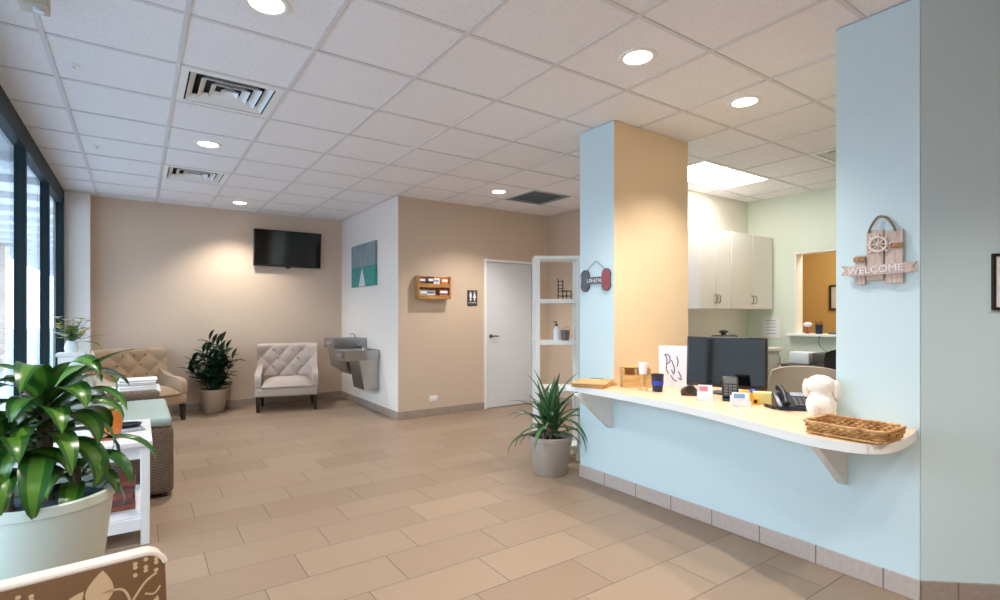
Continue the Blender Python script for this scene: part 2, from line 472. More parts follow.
# the wall round the door
mb = MB()
mb.box(XM + 0.0005, 3.985, YM, YM + 0.0015, 0, H + 0.1); mb.box(XM + 0.1205, 3.985, YM + 0.0015, YM + 0.12, 0, H + 0.1); mb.box(3.985, 4.79, YM, YM + 0.12, 2.03, H + 0.1); mb.box(4.79, X5 - 0.0005, YM, YM + 0.12, 0, H + 0.1)
struct(mb, 'wall_middle', 'tan')
wallbox('wall_hall', 'tan', XM + 0.12, X5 + 0.12, YM + 0.9, YM + 1.0, 0, H + 0.1)
wallbox('wall_passage', 'tan', X5, X5 + 0.12, YO + 0.002, YM + 1.0, 0, H + 0.1)
wallbox('wall_office_back', 'cream', X5 + 0.001, XO + 0.1, YO, YO + 0.12, 0, H + 0.1)
mb = MB()      # office side wall with its pass-through opening
OY0, OY1, OZ0, OZ1 = 1.95, 3.12, 1.045, 2.055
mb.box(XO, XO + 0.15, OY1, YO + 0.12, 0, H + 0.1); mb.box(XO, XO + 0.15, 0.86, OY0, 0, H + 0.1)
mb.box(XO, XO + 0.15, OY0, OY1, 0, OZ0); mb.box(XO, XO + 0.15, OY0, OY1, OZ1, H + 0.1)
struct(mb, 'wall_office_side', 'green')
wallbox('wall_far_room', 'ochre', 8.3, 8.42, 0.86, YO + 0.3, 0, H + 0.1)
wallbox('wall_far_room_end', 'ochre', XO + 0.15, 8.42, YO + 0.12, YO + 0.24, 0, H + 0.1)
wallbox('wall_office_right', 'green', 3.32, 8.42, 0.76, 0.86, 0, H + 0.1)
mb = MB(); mb.box(XW, 3.36, 0.85, 1.193, 0, H, 0); struct(mb, 'pillar_counter', 'blue')
mb = MB()
fs = mb.box(XW, 3.876, 2.685, 3.046, 0, H, 0); fs[2].material_index = 1
struct(mb, 'column_counter', ['blue', 'peach'])
wallbox('wall_counter', 'blue', XW, XW + 0.11, 1.193, 2.685, 0, 0.743)
# angled wall on the right
ang = math.radians(-40); ex, ey = math.cos(ang), math.sin(ang); nx, ny = -ey, ex
L = 2.2; p0 = (XW, 0.848); p1 = (XW + ex * L, 0.848 + ey * L)
mb = MB(); mb.prism([p0, p1, (p1[0] + nx * 0.12, p1[1] + ny * 0.12), (3.32, 0.849)], 0, H); struct(mb, 'wall_angled', 'blue')
wallbox('wall_right', 'blue', p1[0], p1[0] + 0.12, YBK, p1[1], 0, H + 0.1)
wallbox('wall_rear', 'tan', -0.82, p1[0] + 0.12, YBK - 0.1, YBK, 0, H + 0.1)

# baseboards (tile)
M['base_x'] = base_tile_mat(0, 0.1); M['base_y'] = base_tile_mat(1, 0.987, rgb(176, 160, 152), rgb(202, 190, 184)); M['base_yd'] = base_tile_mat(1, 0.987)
BH, BT = 0.096, 0.011
def base(name, mat, *b):
    m_ = MB(); m_.box(*b, 0, 0.002, 1); return struct(m_, name, mat)
base('baseboard_counter', 'base_y', XW - BT, XW, 0.8475, 3.046, 0, BH)
base('baseboard_back', 'base_x', -0.478, XM, YB - BT, YB, 0, BH)
base('baseboard_alcove', 'base_yd', XM - BT, XM, YM, YB - BT, 0, BH)
base('baseboard_middle', 'base_x', XM - BT, 3.945, YM - BT, YM, 0, BH)
base('baseboard_passage', 'base_yd', X5 - BT, X5, YO, YM, 0, BH)
base('baseboard_pier', 'base_x', -0.72, -0.478, 7.865 - BT, 7.865, 0, BH)
mb = MB(); mb.prism([p0, (p0[0] - nx * BT, p0[1] - ny * BT), (p1[0] - nx * BT, p1[1] - ny * BT), p1], 0, BH); struct(mb, 'baseboard_angled', 'base_x')

# window wall: storefront bays
edges = [7.865, 6.635, 5.355, 4.075, 2.795, 1.515, 0.235]
wallbox('wall_left_rear', 'tan', -0.82, -0.72, YBK, 0.235, 0, H)
for k in range(len(edges) - 1):
    y1, y0 = edges[k], edges[k + 1]
    mb = MB(); xi, xo = -0.72, -0.79; w = 0.03
    mb.box(xo, xi, y0, y0 + w, 0.0, H - 0.002, 0, 0.002, 1); mb.box(xo, xi, y1 - (w if k else 0.10), y1, 0.0, H - 0.002, 0, 0.002, 1)
    mb.box(xo, xi, y0 + w, y1 - w, H - 0.17, H - 0.002, 0, 0.002, 1); mb.box(xo, xi, y0 + w, y1 - w, 0, 0.10, 0, 0.002, 1)
    wf = struct(mb, 'window_%d' % (k + 1), 'frame')
    mb = MB(); mb.box(-0.772, -0.766, y0 + w, y1 - w, 0.10, H - 0.17, 0); mb.build('pane', 'glass', wf)

# outside: walkway, canopy, brick posts
mb = MB(); mb.box(-30, -0.82, -20, 60, -0.12, -0.02); struct(mb, 'exterior_ground', 'conc')
mb = MB(); mb.box(-3.0, -0.82, -6, 40, 2.95, 3.2)
for k in range(40): mb.box(-3.0, -0.83, -5.6 + k * 1.15, -5.5 + k * 1.15, 2.86, 2.95)
struct(mb, 'exterior_canopy', 'soffit')
mb = MB(); mb.box(-26, -22, -40, 60, -0.02, 4.2); struct(mb, 'unseen_skyline_block', 'brick')  # added out of view to cut the low sky and darken wall tops
for k, y in enumerate((-3.0, 5.0, 15.9, 36.0)):
    mb = MB(); mb.box(-2.9, -2.5, y, y + 0.42, -0.02, 2.86); struct(mb, 'exterior_column_%d' % (k + 1), 'brick')

# interior door
mb = MB(); mb.box(3.945, 3.985, YM - 0.018, YM + 0.10, 0, 2.068, 0, 0.003, 1); mb.box(4.79, 4.83, YM - 0.018, YM + 0.10, 0, 2.068, 0, 0.003, 1); mb.box(3.985, 4.79, YM - 0.018, YM + 0.10, 2.03, 2.068, 0, 0.003, 1)
struct(mb, 'trim_1', 'white')
mb = MB(); mb.box(3.989, 4.786, YM + 0.002, YM + 0.045, 0.008, 2.026, 0, 0.002, 1); d1 = struct(mb, 'door_1', 'door')
mb = MB()
mb.lathe([(0, 0), (0.027, 0), (0.027, 0.006), (0.012, 0.010), (0.012, 0.045), (0, 0.045)], 20, X=Matrix.Translation((4.06, YM + 0.002, 1.0)) @ Matrix.Rotation(PI / 2, 4, 'X'))
mb.tube([(4.06, YM - 0.04, 1.0), (4.10, YM - 0.045, 1.003), (4.165, YM - 0.042, 0.998)], [0.011, 0.009, 0.008], 10)
mb.build('handle', 'nickel', d1)
# pass-through lining and sill
mb = MB(); mb.box(XO - 0.003, XO + 0.155, OY1 - 0.016, OY1 + 0.004, OZ0, OZ1 + 0.004, 0, 0.001, 1); mb.box(XO - 0.003, XO + 0.155, OY0, OY1 - 0.016, OZ1 - 0.016, OZ1 + 0.004, 0, 0.001, 1)
mb.box(XO - 0.003, XO + 0.155, OY0 - 0.004, OY0 + 0.016, OZ0, OZ1 - 0.016, 0, 0.001, 1)
struct(mb, 'trim_2', 'lam')
mb = MB(); mb.box(XO - 0.10, XO + 0.25, OY0 - 0.05, OY1 + 0.06, OZ0 - 0.002, OZ0 + 0.028, 0, 0.004, 2); struct(mb, 'trim_3', 'white')
SILL = OZ0 + 0.028

# ================================================================== CEILING FITTINGS
def downlight(x, y, label):
    t = thing('recessed_downlight', label, 'ceiling light', (x, y, H + 0.006), 0, 'recessed downlights')
    m_ = MB(); m_.lathe([(0.078, 0.006), (0.078, -0.004), (0.092, -0.009), (0.104, -0.006), (0.106, 0.0), (0.09, 0.003)], 36); m_.build('trim_ring', 'white', t)
    m_ = MB(); m_.lathe([(0, -0.004), (0.079, -0.003), (0.079, 0.002), (0, 0.002)], 36); m_.build('lens', 'lamp', t)
    return t
dl0 = None
LIGHTS = [(0.502, 2.594, 'round lit downlight at the top edge nearest the window bays, larger than the rest'),
          (0.502, 5.032, 'round lit downlight between the two square ceiling diffusers'),
          (1.112, 7.46, 'small lit downlight closest to the back wall, left of the television'),
          (2.354, 1.955, 'large lit downlight in the ceiling over the floor left of the counter'),
          (3.46, 1.955, 'lit downlight in the ceiling over the counter before the peach column face'),
          (3.58, 5.045, 'small lit downlight in front of the white door'),
          (0.502, 0.155, 'added fill downlight, unseen behind the viewpoint near the window bays'), (2.331, -0.455, 'added fill downlight, unseen behind the viewpoint near the angled wall'),
          (1.0, -1.6, 'added fill downlight, unseen behind the viewpoint at the rear wall')]  # last three downlights are added out of view to brighten the room
for x, y, l in LIGHTS:
    downlight(x, y, l) if dl0 is None else None
    if dl0 is None: dl0 = [o for o in COL.objects if o.name.startswith('recessed_downlight')][0]
    else: dup(dl0, (x, y, H + 0.006), 0, l)

def diffuser(i, j, label, rings=4):
    cx, cy = GX + (i + .5) * G, GY + (j + .5) * G
    t = thing('air_diffuser', label, 'ceiling vent', (cx, cy, H), 0, 'square ceiling diffusers')
    a = G / 2 - 0.013
    def ring(m_, ro, zo, ri, zi, th=0.004):
        o = [(-ro, -ro), (ro, -ro), (ro, ro), (-ro, ro)]; n = [(-ri, -ri), (ri, -ri), (ri, ri), (-ri, ri)]
        A = [m_.bm.verts.new((p[0], p[1], zo)) for p in o]; B = [m_.bm.verts.new((p[0], p[1], zi)) for p in n]
        A2 = [m_.bm.verts.new((p[0], p[1], zo + th)) for p in o]; B2 = [m_.bm.verts.new((p[0], p[1], zi + th)) for p in n]
        for k in range(4):
            q = (k + 1) % 4
            m_.bm.faces.new([A[k], A[q], B[q], B[k]]); m_.bm.faces.new([A2[k], B2[k], B2[q], A2[q]])
            m_.bm.faces.new([A[k], A2[k], A2[q], A[q]]); m_.bm.faces.new([B[k], B[q], B2[q], B2[k]])
    m_ = MB(); ring(m_, a, 0.002, a - 0.045, 0.0); m_.build('frame', 'white', t)
    for k in range(rings):
        m_ = MB(); ro = a - 0.055 - k * 0.062
        ring(m_, ro, 0.002, ro - 0.036, 0.036); m_.build('louvre', 'white', t)
    m_ = MB(); m_.box(-a, a, -a, a, 0.075, 0.08); m_.build('backing', 'darkvoid', t)
    return t
df = diffuser(1, 1, 'large square white air diffuser near the window side, the nearer of two')
dup(df, (GX + 1.5 * G, GY + 5.5 * G, H), 0, 'square white air diffuser farther away toward the back wall')
dup(df, (GX + 9.5 * G, GY - 1.5 * G, H), 0, 'square air diffuser in the office ceiling beside the blue pillar')
t = thing('return_grille', 'blue-grey square return air grille partly behind the column', 'ceiling vent', (GX + 7.5 * G, GY + 3.5 * G, H))
mb = MB(); a = G / 2 - 0.013
for s_ in (-1, 1):
    mb.box(-a, a, s_ * a - (0.03 if s_ > 0 else 0), s_ * a + (0.03 if s_ < 0 else 0), -0.004, 0.004); mb.box(s_ * a - (0.03 if s_ > 0 else 0), s_ * a + (0.03 if s_ < 0 else 0), -a + 0.03, a - 0.03, -0.004, 0.004)
mb.build('frame', 'ventgrey', t)
mb = MB()
for k in range(30):
    y = -a + 0.04 + k * (2 * a - 0.08) / 29
    mb.box(-a + 0.03, a - 0.03, -0.009, 0.009, -0.0008, 0.0008, X=Matrix.Translation((0, y, 0.004)) @ Matrix.Rotation(0.25, 4, 'X'))
mb.build('slats', 'ventgrey', t)
mb = MB(); mb.box(-a, a, -a, a, 0.05, 0.055); mb.build('backing', 'darkvoid', t)
t = thing('troffer_light', 'bright rectangular ceiling light panel in the office', 'ceiling light', (GX + 9 * G, GY + 0.5 * G, H))
mb = MB(); A, B = G - 0.013, G / 2 - 0.013
mb.box(-A, A, -B, -B + 0.02, -0.002, 0.01); mb.box(-A, A, B - 0.02, B, -0.002, 0.01); mb.box(-A, -A + 0.02, -B + 0.02, B - 0.02, -0.002, 0.01); mb.box(A - 0.02, A, -B + 0.02, B - 0.02, -0.002, 0.01)
mb.build('frame', 'white', t)
mb = MB(); mb.box(-A + 0.02, A - 0.02, -B + 0.02, B - 0.02, 0.004, 0.01); mb.build('diffuser', 'troffer', t)
# fixture box hanging at the near window side
t = thing('ceiling_fixture', 'small beige box fixture hung under the ceiling grid at the top left', 'ceiling fixture', (-0.375, 3.02, H))
mb = MB(); mb.box(-0.06, 0.045, -0.05, 0.06, -0.10, -0.001, 0, 0.008); mb.build('housing', 'beigebox', t)
mb = MB(); mb.cyl((0.01, 0, 0), 0.02, -0.112, -0.10, 16); mb.build('lens', 'frost', t)
mb = MB(); mb.lathe([(0, -0.028), (0.016, -0.026), (0.018, -0.022), (0.006, -0.02), (0.006, -0.006), (0.03, -0.004), (0.03, 0.0), (0, 0.0)], 20)
sp = tag(mb.build('ceiling_sprinkler', 'white', loc=(-0.296, 5.64, H + 0.006)), 'small white sprinkler head in the ceiling beyond the nearer diffuser', 'sprinkler')
dup(sp, (-0.31, 3.873, H + 0.006), 0, 'small white sprinkler head in the ceiling left of the nearer diffuser')
dup(sp, (-0.30, 7.5, H + 0.006), 0, 'small white sprinkler head in the ceiling by the back wall corner')

# ================================================================== COUNTER
CT = 0.785
front = catmull([(2.645, 2.87), (2.655, 2.62), (2.645, 2.18), (2.60, 1.79), (2.51, 1.43), (2.425, 1.15), (2.41, 1.02), (2.435, 0.91), (2.50, 0.845), (2.62, 0.822), (2.82, 0.835), (XW - 0.003, 0.86)], 6)
outl = front + [(XW - 0.003, 1.197), (3.50, 1.197), (3.50, 2.681), (XW - 0.003, 2.681), (XW - 0.003, 2.87)]
t = thing('reception_counter', 'long reception counter top with curved cream surface and white edge', 'counter', (0, 0, 0))
mb = MB(); mb.prism(outl, 0.7435, CT, 0, 1); mb.build('countertop', ['white', 'ctop'], t)
for y in (1.139, 2.695):
    mb = MB(); R = Matrix.Translation((0, y + 0.038, 0)) @ Matrix.Rotation(PI / 2, 4, 'X')
    mb.prism([(XW - 0.001, 0.743), (2.60, 0.743), (2.60, 0.728), (XW - 0.03, 0.457), (XW - 0.001, 0.457)], 0, 0.038, X=R)
    mb.build('bracket', 'white', t)

# ================================================================== SEATING
def tufted_chair(label, loc, rz, fab, but):
    t = thing('tufted_armchair', label, 'armchair', loc, rz)
    W = 0.40
    # seat with rolled front
    mb = MB(); mb.box(-W, W, -0.30, 0.30, 0.20, 0.335, 0, 0.03, 3); mb.build('seat_base', fab, t)
    mb = MB()
    def seat(u, v):
        x = (u - .5) * 2; y = (v - .5) * 2
        return (x * (W - 0.075), -0.325 + (v) * 0.54, 0.337 + 0.085 * (1 - abs(x) ** 6) * (1 - abs(y) ** 6) + 0.02 * (1 - x * x) * (1 - y * y))
    mb.grid(seat, 20, 16); mb.box(-W + 0.075, W - 0.075, -0.325, 0.215, 0.33, 0.337); mb.build('seat_cushion', fab, t)
    # tufted back: curved wings
    mb = MB()
    def tuft(x, z):
        a = x / 0.115; b = (z - 0.44) / 0.13
        return 0.028 * abs(math.cos(PI * (a + b) / 2) * math.cos(PI * (a - b) / 2)) ** 0.5 if 0.42 < z < 0.86 else 0.01
    Z0, Z1 = 0.335, 0.885
    def bf(u, v):
        x = (u - .5) * 2 * (W - 0.0); z = Z0 + v * (Z1 - Z0)
        wing = 0.10 * (abs(x) / W) ** 4
        r = 0.04 * max(0, (v - 0.93) / 0.07) ** 2
        return (x, 0.215 + 0.07 * v - tuft(x, z) - wing + r, z)
    def bb(u, v):
        x = (u - .5) * 2 * (W - 0.0); z = Z0 + v * (Z1 - Z0)
        return (x, 0.30 + 0.055 * v - 0.10 * (abs(x) / W) ** 4, z)
    A = mb.grid(bf, 56, 40, 0); B = mb.grid(bb, 56, 40, 0, True)
    for i in range(56):
        mb.bm.faces.new([A[i][40], A[i + 1][40], B[i + 1][40], B[i][40]]); mb.bm.faces.new([A[i][0], B[i][0], B[i + 1][0], A[i + 1][0]])
    for j in range(40):
        mb.bm.faces.new([A[0][j], A[0][j + 1], B[0][j + 1], B[0][j]]); mb.bm.faces.new([A[56][j], B[56][j], B[56][j + 1], A[56][j + 1]])
    back = mb.build('backrest', fab, t, angle=60)
    for r_ in range(4):
        for k in range(6):
            z = 0.445 + r_ * 0.117; x = (k - 2.5) * 0.13 if r_ % 2 else (k - 2) * 0.13
            if abs(x) < W - 0.09 and z < 0.86:
                mb = MB(); mb.ell((x, 0.197 + 0.07 * (z - Z0) / 0.55, z), (0.013, 0.007, 0.013), 0, 10, 6); mb.build('button', but, back)
    # arms: sloping rolled
    for s_ in (-1, 1):
        mb = MB()
        prof = catmull([(0.24, 0.70), (0.14, 0.585), (0.0, 0.535), (-0.16, 0.52), (-0.275, 0.49), (-0.30, 0.42)], 5)
        poly = [(0.24, 0.336)] + prof + [(-0.295, 0.336)]
        mb.prism(poly, 0, 0.075, X=Matrix(((0, 0, 1, s_ * (W - 0.0375) - 0.0375), (1, 0, 0, 0), (0, 1, 0, 0), (0, 0, 0, 1))))
        es = [e for e in mb.bm.edges if len(e.link_faces) == 2 and e.calc_face_angle(0) > 0.9]
        bmesh.ops.bevel(mb.bm, geom=es, offset=0.018, segments=3, profile=0.5, affect='EDGES')
        mb.build('armrest', fab, t)
    for x, y in ((-0.36, -0.26), (0.36, -0.26), (-0.34, 0.24), (0.34, 0.24)):
        mb = MB(); k = -1 if y < 0 else 1
        mb.prism([(-0.026, -0.026), (0.026, -0.026), (0.026, 0.026), (-0.026, 0.026)], 0, 0.20)
        for v in mb.bm.verts:
            if v.co.z < 0.1: v.co.x *= 0.72; v.co.y = v.co.y * 0.72 + 0.02 * k
        mb.build('leg', 'legwood', t, loc=(x, y, 0))
    return t
tufted_chair('pale tufted armchair between the leafy plant and the drinking fountain', (1.735, 7.56, 0), math.radians(-14), 'linen', 'button')
tufted_chair('tan tufted armchair in the back corner beside the window pier', (0.02, 7.50, 0), math.radians(27), 'linen2', 'button2')

# wicker sofa along the windows
t = thing('wicker_sofa', 'brown wicker sofa with pale aqua cushions along the windows', 'sofa', (0, 0, 0))
SX0, SX1, SY0, SY1 = -0.64, 0.215, 4.34, 5.52
mb = MB(); mb.box(SX0, SX1, SY0, SY1, 0.03, 0.50, 0, 0.03, 3); mb.build('frame', 'wicker', t)
mb = MB(); mb.box(SX0, 0.16, SY1 - 0.13, SY1, 0.502, 0.64, 0, 0.04, 4); mb.build('armrest', 'wicker', t)
mb = MB(); mb.box(SX0, SX0 + 0.12, SY0, SY1 - 0.132, 0.502, 0.80, 0, 0.04, 4); mb.build('back_frame', 'wicker', t)
mb = MB(); mb.box(-0.50, SX1 - 0.01, SY0 + 0.01, SY1 - 0.15, 0.503, 0.572, 0, 0.03, 5); mb.build('seat_cushion', 'aqua', t)
for k in range(2):
    mb = MB(); y0 = SY0 + 0.02 + k * 0.51
    mb.box(-0.10, 0.10, 0, 0.495, 0, 0.36, 0, 0.06, 5, X=Matrix.Translation((-0.375, y0, 0.575)) @ Matrix.Rotation(-0.16, 4, 'Y'))
    mb.build('back_cushion', 'aqua', t)
for x in (SX0 + 0.06, SX1 - 0.06):
    for y in (SY0 + 0.06, SY1 - 0.06):
        mb = MB(); mb.cyl((x, y, 0), 0.025, 0, 0.031, 16); mb.build('foot', 'legwood', t)

# white side tables
def side_table(label, loc, wx, wy, h, slats=True):
    t = thing('side_table', label, 'side table', loc)
    mb = MB(); mb.box(0, wx, 0, wy, h - 0.03, h, 0, 0.004); mb.build('tabletop', 'tabwhite', t)
    mb = MB()
    mb.box(0.03, wx - 0.03, 0.022, 0.04, h - 0.10, h - 0.0305); mb.box(0.03, wx - 0.03, wy - 0.04, wy - 0.022, h - 0.10, h - 0.0305)
    mb.box(0.022, 0.04, 0.04, wy - 0.04, h - 0.10, h - 0.0305); mb.box(wx - 0.04, wx - 0.022, 0.04, wy - 0.04, h - 0.10, h - 0.0305)
    mb.build('apron', 'tabwhite', t)
    for x in (0.012, wx - 0.057):
        for y in (0.012, wy - 0.057):
            mb = MB(); mb.box(x, x + 0.045, y, y + 0.045, 0, h - 0.0305, 0, 0.003, 1); mb.build('leg', 'tabwhite', t)
    mb = MB(); n = 5
    for k in range(n):
        a0 = 0.058 + k * (wy - 0.116) / n
        mb.box(0.03, wx - 0.03, a0 + 0.004, a0 + (wy - 0.116) / n - 0.004, 0.13, 0.15, 0, 0.002, 1)
    mb.box(0.0575, wx - 0.0575, 0.022, 0.042, 0.085, 0.15); mb.box(0.0575, wx - 0.0575, wy - 0.042, wy - 0.022, 0.085, 0.15)
    mb.box(0.03, 0.045, 0.0575, wy - 0.0575, 0.09, 0.1295); mb.box(wx - 0.045, wx - 0.03, 0.0575, wy - 0.0575, 0.09, 0.1295)
    mb.build('shelf', 'tabwhite', t)
    return t
side_table('white wooden side table between the big cream pot and the sofa', (-0.54, 3.52, 0), 0.61, 0.76, 0.59)
side_table('white side table beyond the far arm of the sofa', (-0.52, 5.70, 0), 0.70, 0.56, 0.60)
def booklike(name, label, cat, loc, rz, w, d, h, mat, group=None):
    t = thing(name, label, cat, loc, rz, group)
    mb = MB(); mb.box(-w / 2, w / 2, -d / 2, d / 2, h - 0.002, h); mb.box(-w / 2, w / 2, -d / 2, d / 2, 0, 0.002); mb.box(-w / 2, -w / 2 + 0.002, -d / 2, d / 2, 0.002, h - 0.002); mb.build('cover', mat, t)
    mb = MB(); mb.box(-w / 2 + 0.0025, w / 2 - 0.004, -d / 2 + 0.004, d / 2 - 0.004, 0.0022, h - 0.0022); mb.build('pages', 'paper', t)
    return t
zz = 0.151
for k, (mt, lb) in enumerate((('rust', 'rust brown book at the bottom of the stack on the lower table shelf'), ('maroon', 'dark maroon book second from the bottom on the lower table shelf'),
              ('rust', 'rust brown book in the middle of the stack on the lower table shelf'), ('maroon', 'dark maroon book just under the topmost on the lower table shelf'), ('rust', 'rust brown book on top of the stack on the lower table shelf'))):
    booklike('book', lb, 'book', (-0.16 + random.uniform(-.01, .01), 3.86 + random.uniform(-.01, .01), zz), PI / 2 + random.uniform(-.06, .06), 0.24, 0.30, 0.033, mt, 'books on the lower table shelf'); zz += 0.0335
booklike('magazine', 'grey and white magazine lying on the near white side table', 'magazine', (-0.09, 3.98, 0.5905), 0.15, 0.22, 0.28, 0.008, 'greypaper')
mb = MB(); mb.lathe([(0, 0.002), (0.06, 0.002), (0.075, 0.012), (0.080, 0.022), (0.076, 0.022), (0.062, 0.008), (0, 0.008)], 32)
for v in mb.bm.verts: v.co.x *= 1.25; v.co.y *= 0.9
tag(mb.build('dish', 'black', loc=(-0.075, 3.99, 0.597)), 'shallow black oval dish on the near white side table', 'dish')
zz = 0.6005
for k in range(5):
    lb = ('white folded newspaper lowest in the stack on the table beyond the sofa', 'white folded newspaper second lowest on the table beyond the sofa', 'white folded newspaper midway up the stack on the table beyond the sofa', 'white folded newspaper second from the top on the table beyond the sofa', 'white folded newspaper on top of the stack beyond the sofa')[k]
    mb = MB(); mb.box(-0.15, 0.15, -0.11, 0.11, 0, 0.02, 0, 0.008, 3)
    tag(mb.build('newspaper', 'paper', loc=(0.0 + random.uniform(-.008, .008), 5.90 + random.uniform(-.008, .008), zz), rz=random.uniform(-.05, .05)), lb, 'newspaper', 'newspapers on the far side table'); zz += 0.0205

# ================================================================== PLANTS
def pot(t, mat, r0, r1, h, rim=0.03, lip=0.012, soil='soil', drop=0.05):
    mb = MB(); mb.lathe([(0, 0), (r0 - 0.006, 0), (r0, 0.006), (r1 - lip, h - rim - 0.004), (r1, h - rim), (r1, h - 0.006), (r1 - 0.006, h), (r1 - 0.02, h - 0.004), (r1 - 0.03, h - drop - 0.02), (0, h - drop - 0.02)], 64)
    mb.build('pot', mat, t)
    mb = MB(); mb.lathe([(0, 0.004), (r1 * 0.5, 0.008), (r1 - 0.032, 0), (r1 - 0.032, -0.015), (0, -0.015)], 40)
    for v in mb.bm.verts: v.co.z += random.uniform(-.006, .006)
    mb.build('soil', soil, t, loc=(0, 0, h - drop))
# corn plant in the big cream pot
BX, BY = -0.315, 2.73
t = thing('potted_corn_plant', 'tall striped-leaf plant in a large cream pot at the left edge', 'potted plant', (BX, BY, 0))
pot(t, 'potcream', 0.165, 0.24, 0.60, 0.04, 0.010, 'pebble', 0.05)
mb = MB()
canes = [((0.0, 0.02), 0.98, 0.028), ((0.10, 0.03), 0.68, 0.016), ((-0.10, -0.05), 0.86, 0.018)]
for (x, y), z, r in canes:
    mb.tube([(x, y, 0.53), (x * 1.02, y, 0.68), (x * 1.04 + 0.004, y, z)], [r * 1.15, r, r * 0.92], 14)
mb.build('cane', 'trunk', t)
mb = MB()
def cl(q):
    if q.x < -0.685 - BX: q.x = -0.685 - BX + random.uniform(0, .004)
def rosette(cx, cy, z0, z1, n, L, W, els, dr, azs=None):
    for k in range(n):
        f = k / max(1, n - 1)
        az = (azs[k % len(azs)] if azs else k * 2.399) + random.uniform(-.15, .15)
        el = els[0] + (els[1] - els[0]) * f + random.uniform(-.1, .1)
        l = L * random.uniform(.85, 1.1)
        if math.cos(az) < -0.2: l *= 0.72
        if math.cos(az) > 0.1: l *= 0.80
        mb.leaf((cx + 0.02 * math.cos(az), cy + 0.02 * math.sin(az), z0 + (z1 - z0) * f), az, el, l, W * random.uniform(.85, 1.1), dr * random.uniform(.85, 1.15), 0, 1, 10, 0.2, 0.42, random.uniform(-.5, .5), cl)
rosette(0.004, 0.02, 0.76, 1.0, 40, 0.41, 0.10, (0.0, 1.2), 2.7)
rosette(0.105, 0.03, 0.60, 0.68, 11, 0.28, 0.08, (0.0, 0.8), 2.6)
rosette(-0.105, -0.05, 0.70, 0.87, 18, 0.34, 0.085, (0.1, 1.2), 2.4)
# the long leaf that reaches up to the right and the one that hangs past the rim
mb.leaf((0.03, 0.02, 0.98), -0.55, 0.75, 0.42, 0.075, 0.75, 0, 1, 10, 0.2, 0.5, 0, cl)
mb.leaf((0.11, 0.05, 0.74), -0.3, 0.5, 0.36, 0.08, 2.3, 0, 0, 10, 0.2, 0.45, 0, cl)
mb.leaf((0.11, 0.05, 0.71), -0.75, 0.35, 0.32, 0.075, 2.2, 0, 0, 10, 0.2, 0.45, 0, cl)
mb.build('foliage', ['leaf', 'leafs'], t, recalc=False)

# bushy dark plant by the back wall
t = thing('potted_rubber_plant', 'bushy dark green plant in a taupe pot against the back wall', 'potted plant', (0.845, 7.78, 0))
pot(t, 'pottan', 0.125, 0.175, 0.31, 0.03, 0.006)
mb = MB(); st = []
for k in range(16):
    a = k * 2.399; r = 0.03 + 0.07 * (k % 3) / 2
    q_ = ((k * 7) % 16) / 16; top = (math.cos(a) * (0.04 + 0.27 * q_), min(0.10, math.sin(a) * 0.22), 0.88 - 0.34 * q_ + 0.06 * (k % 3))
    pts = [(math.cos(a) * r * .5, math.sin(a) * r * .5, 0.24), (top[0] * .6, top[1] * .6, 0.45), top]
    mb.tube(pts, [0.008, 0.007, 0.004], 6); st.append(pts)
mb.build('stems', 'leafd', t)
mb = MB()
def clb(q):
    if q.y > 0.25: q.y = 0.25
for pts in st:
    for i in range(19):
        f = i / 18 * 1.35 - 0.35
        p = Vector(pts[1]).lerp(Vector(pts[2]), f) if f > 0 else Vector(pts[1]).lerp(Vector(pts[0]), -f * 1.6)
        az = i * 2.399 + random.uniform(-.3, .3)
        mb.leaf(p, az, random.uniform(.1, .8) if i < 18 else 1.3, random.uniform(.14, .21), random.uniform(.06, .085), random.uniform(.3, 1.0), 0, None, 6, 0.25, 0.5, 0, clb)
mb.build('foliage', ['leafd'], t, recalc=False)

# spiky plant beside the counter
t = thing('potted_yucca', 'spiky long-leaved plant in a grey-taupe pot at the end of the counter wall', 'potted plant', (2.83, 3.255, 0))
pot(t, 'potgrey', 0.14, 0.185, 0.315, 0.035, 0.006)
mb = MB()
for x, y, h in ((0, 0, 0.42), (0.05, 0.03, 0.36), (-0.05, 0.02, 0.36)): mb.tube([(x, y, 0.26), (x, y, h)], 0.014, 10)
mb.build('stem', 'trunk', t)
mb = MB()
def cly(q):
    if q.x > 0.10 and q.y < -0.18: q.x = min(q.x, 0.112)
    if q.y > 0.14 and q.x > 0.0: q.y = 0.14
for x, y, h, n, Lf in ((0, 0, 0.42, 24, 0.50), (0.05, -0.02, 0.36, 10, 0.38), (-0.05, 0.02, 0.36, 12, 0.40)):
    for k in range(n):
        f = k / (n - 1); az = k * 2.399 + 0.4
        mb.leaf((x, y, h - 0.08 + 0.1 * f), az, 0.35 + 1.1 * f + random.uniform(-.1, .1), Lf * random.uniform(.75, 1.1), 0.046 * random.uniform(.8, 1.2), (2.5 - 2.2 * f) * random.uniform(.8, 1.15), 0, 1, 9, 0.35, 0.35, 0, cly)
mb.build('foliage', ['leafy', 'leafys'], t, recalc=False)

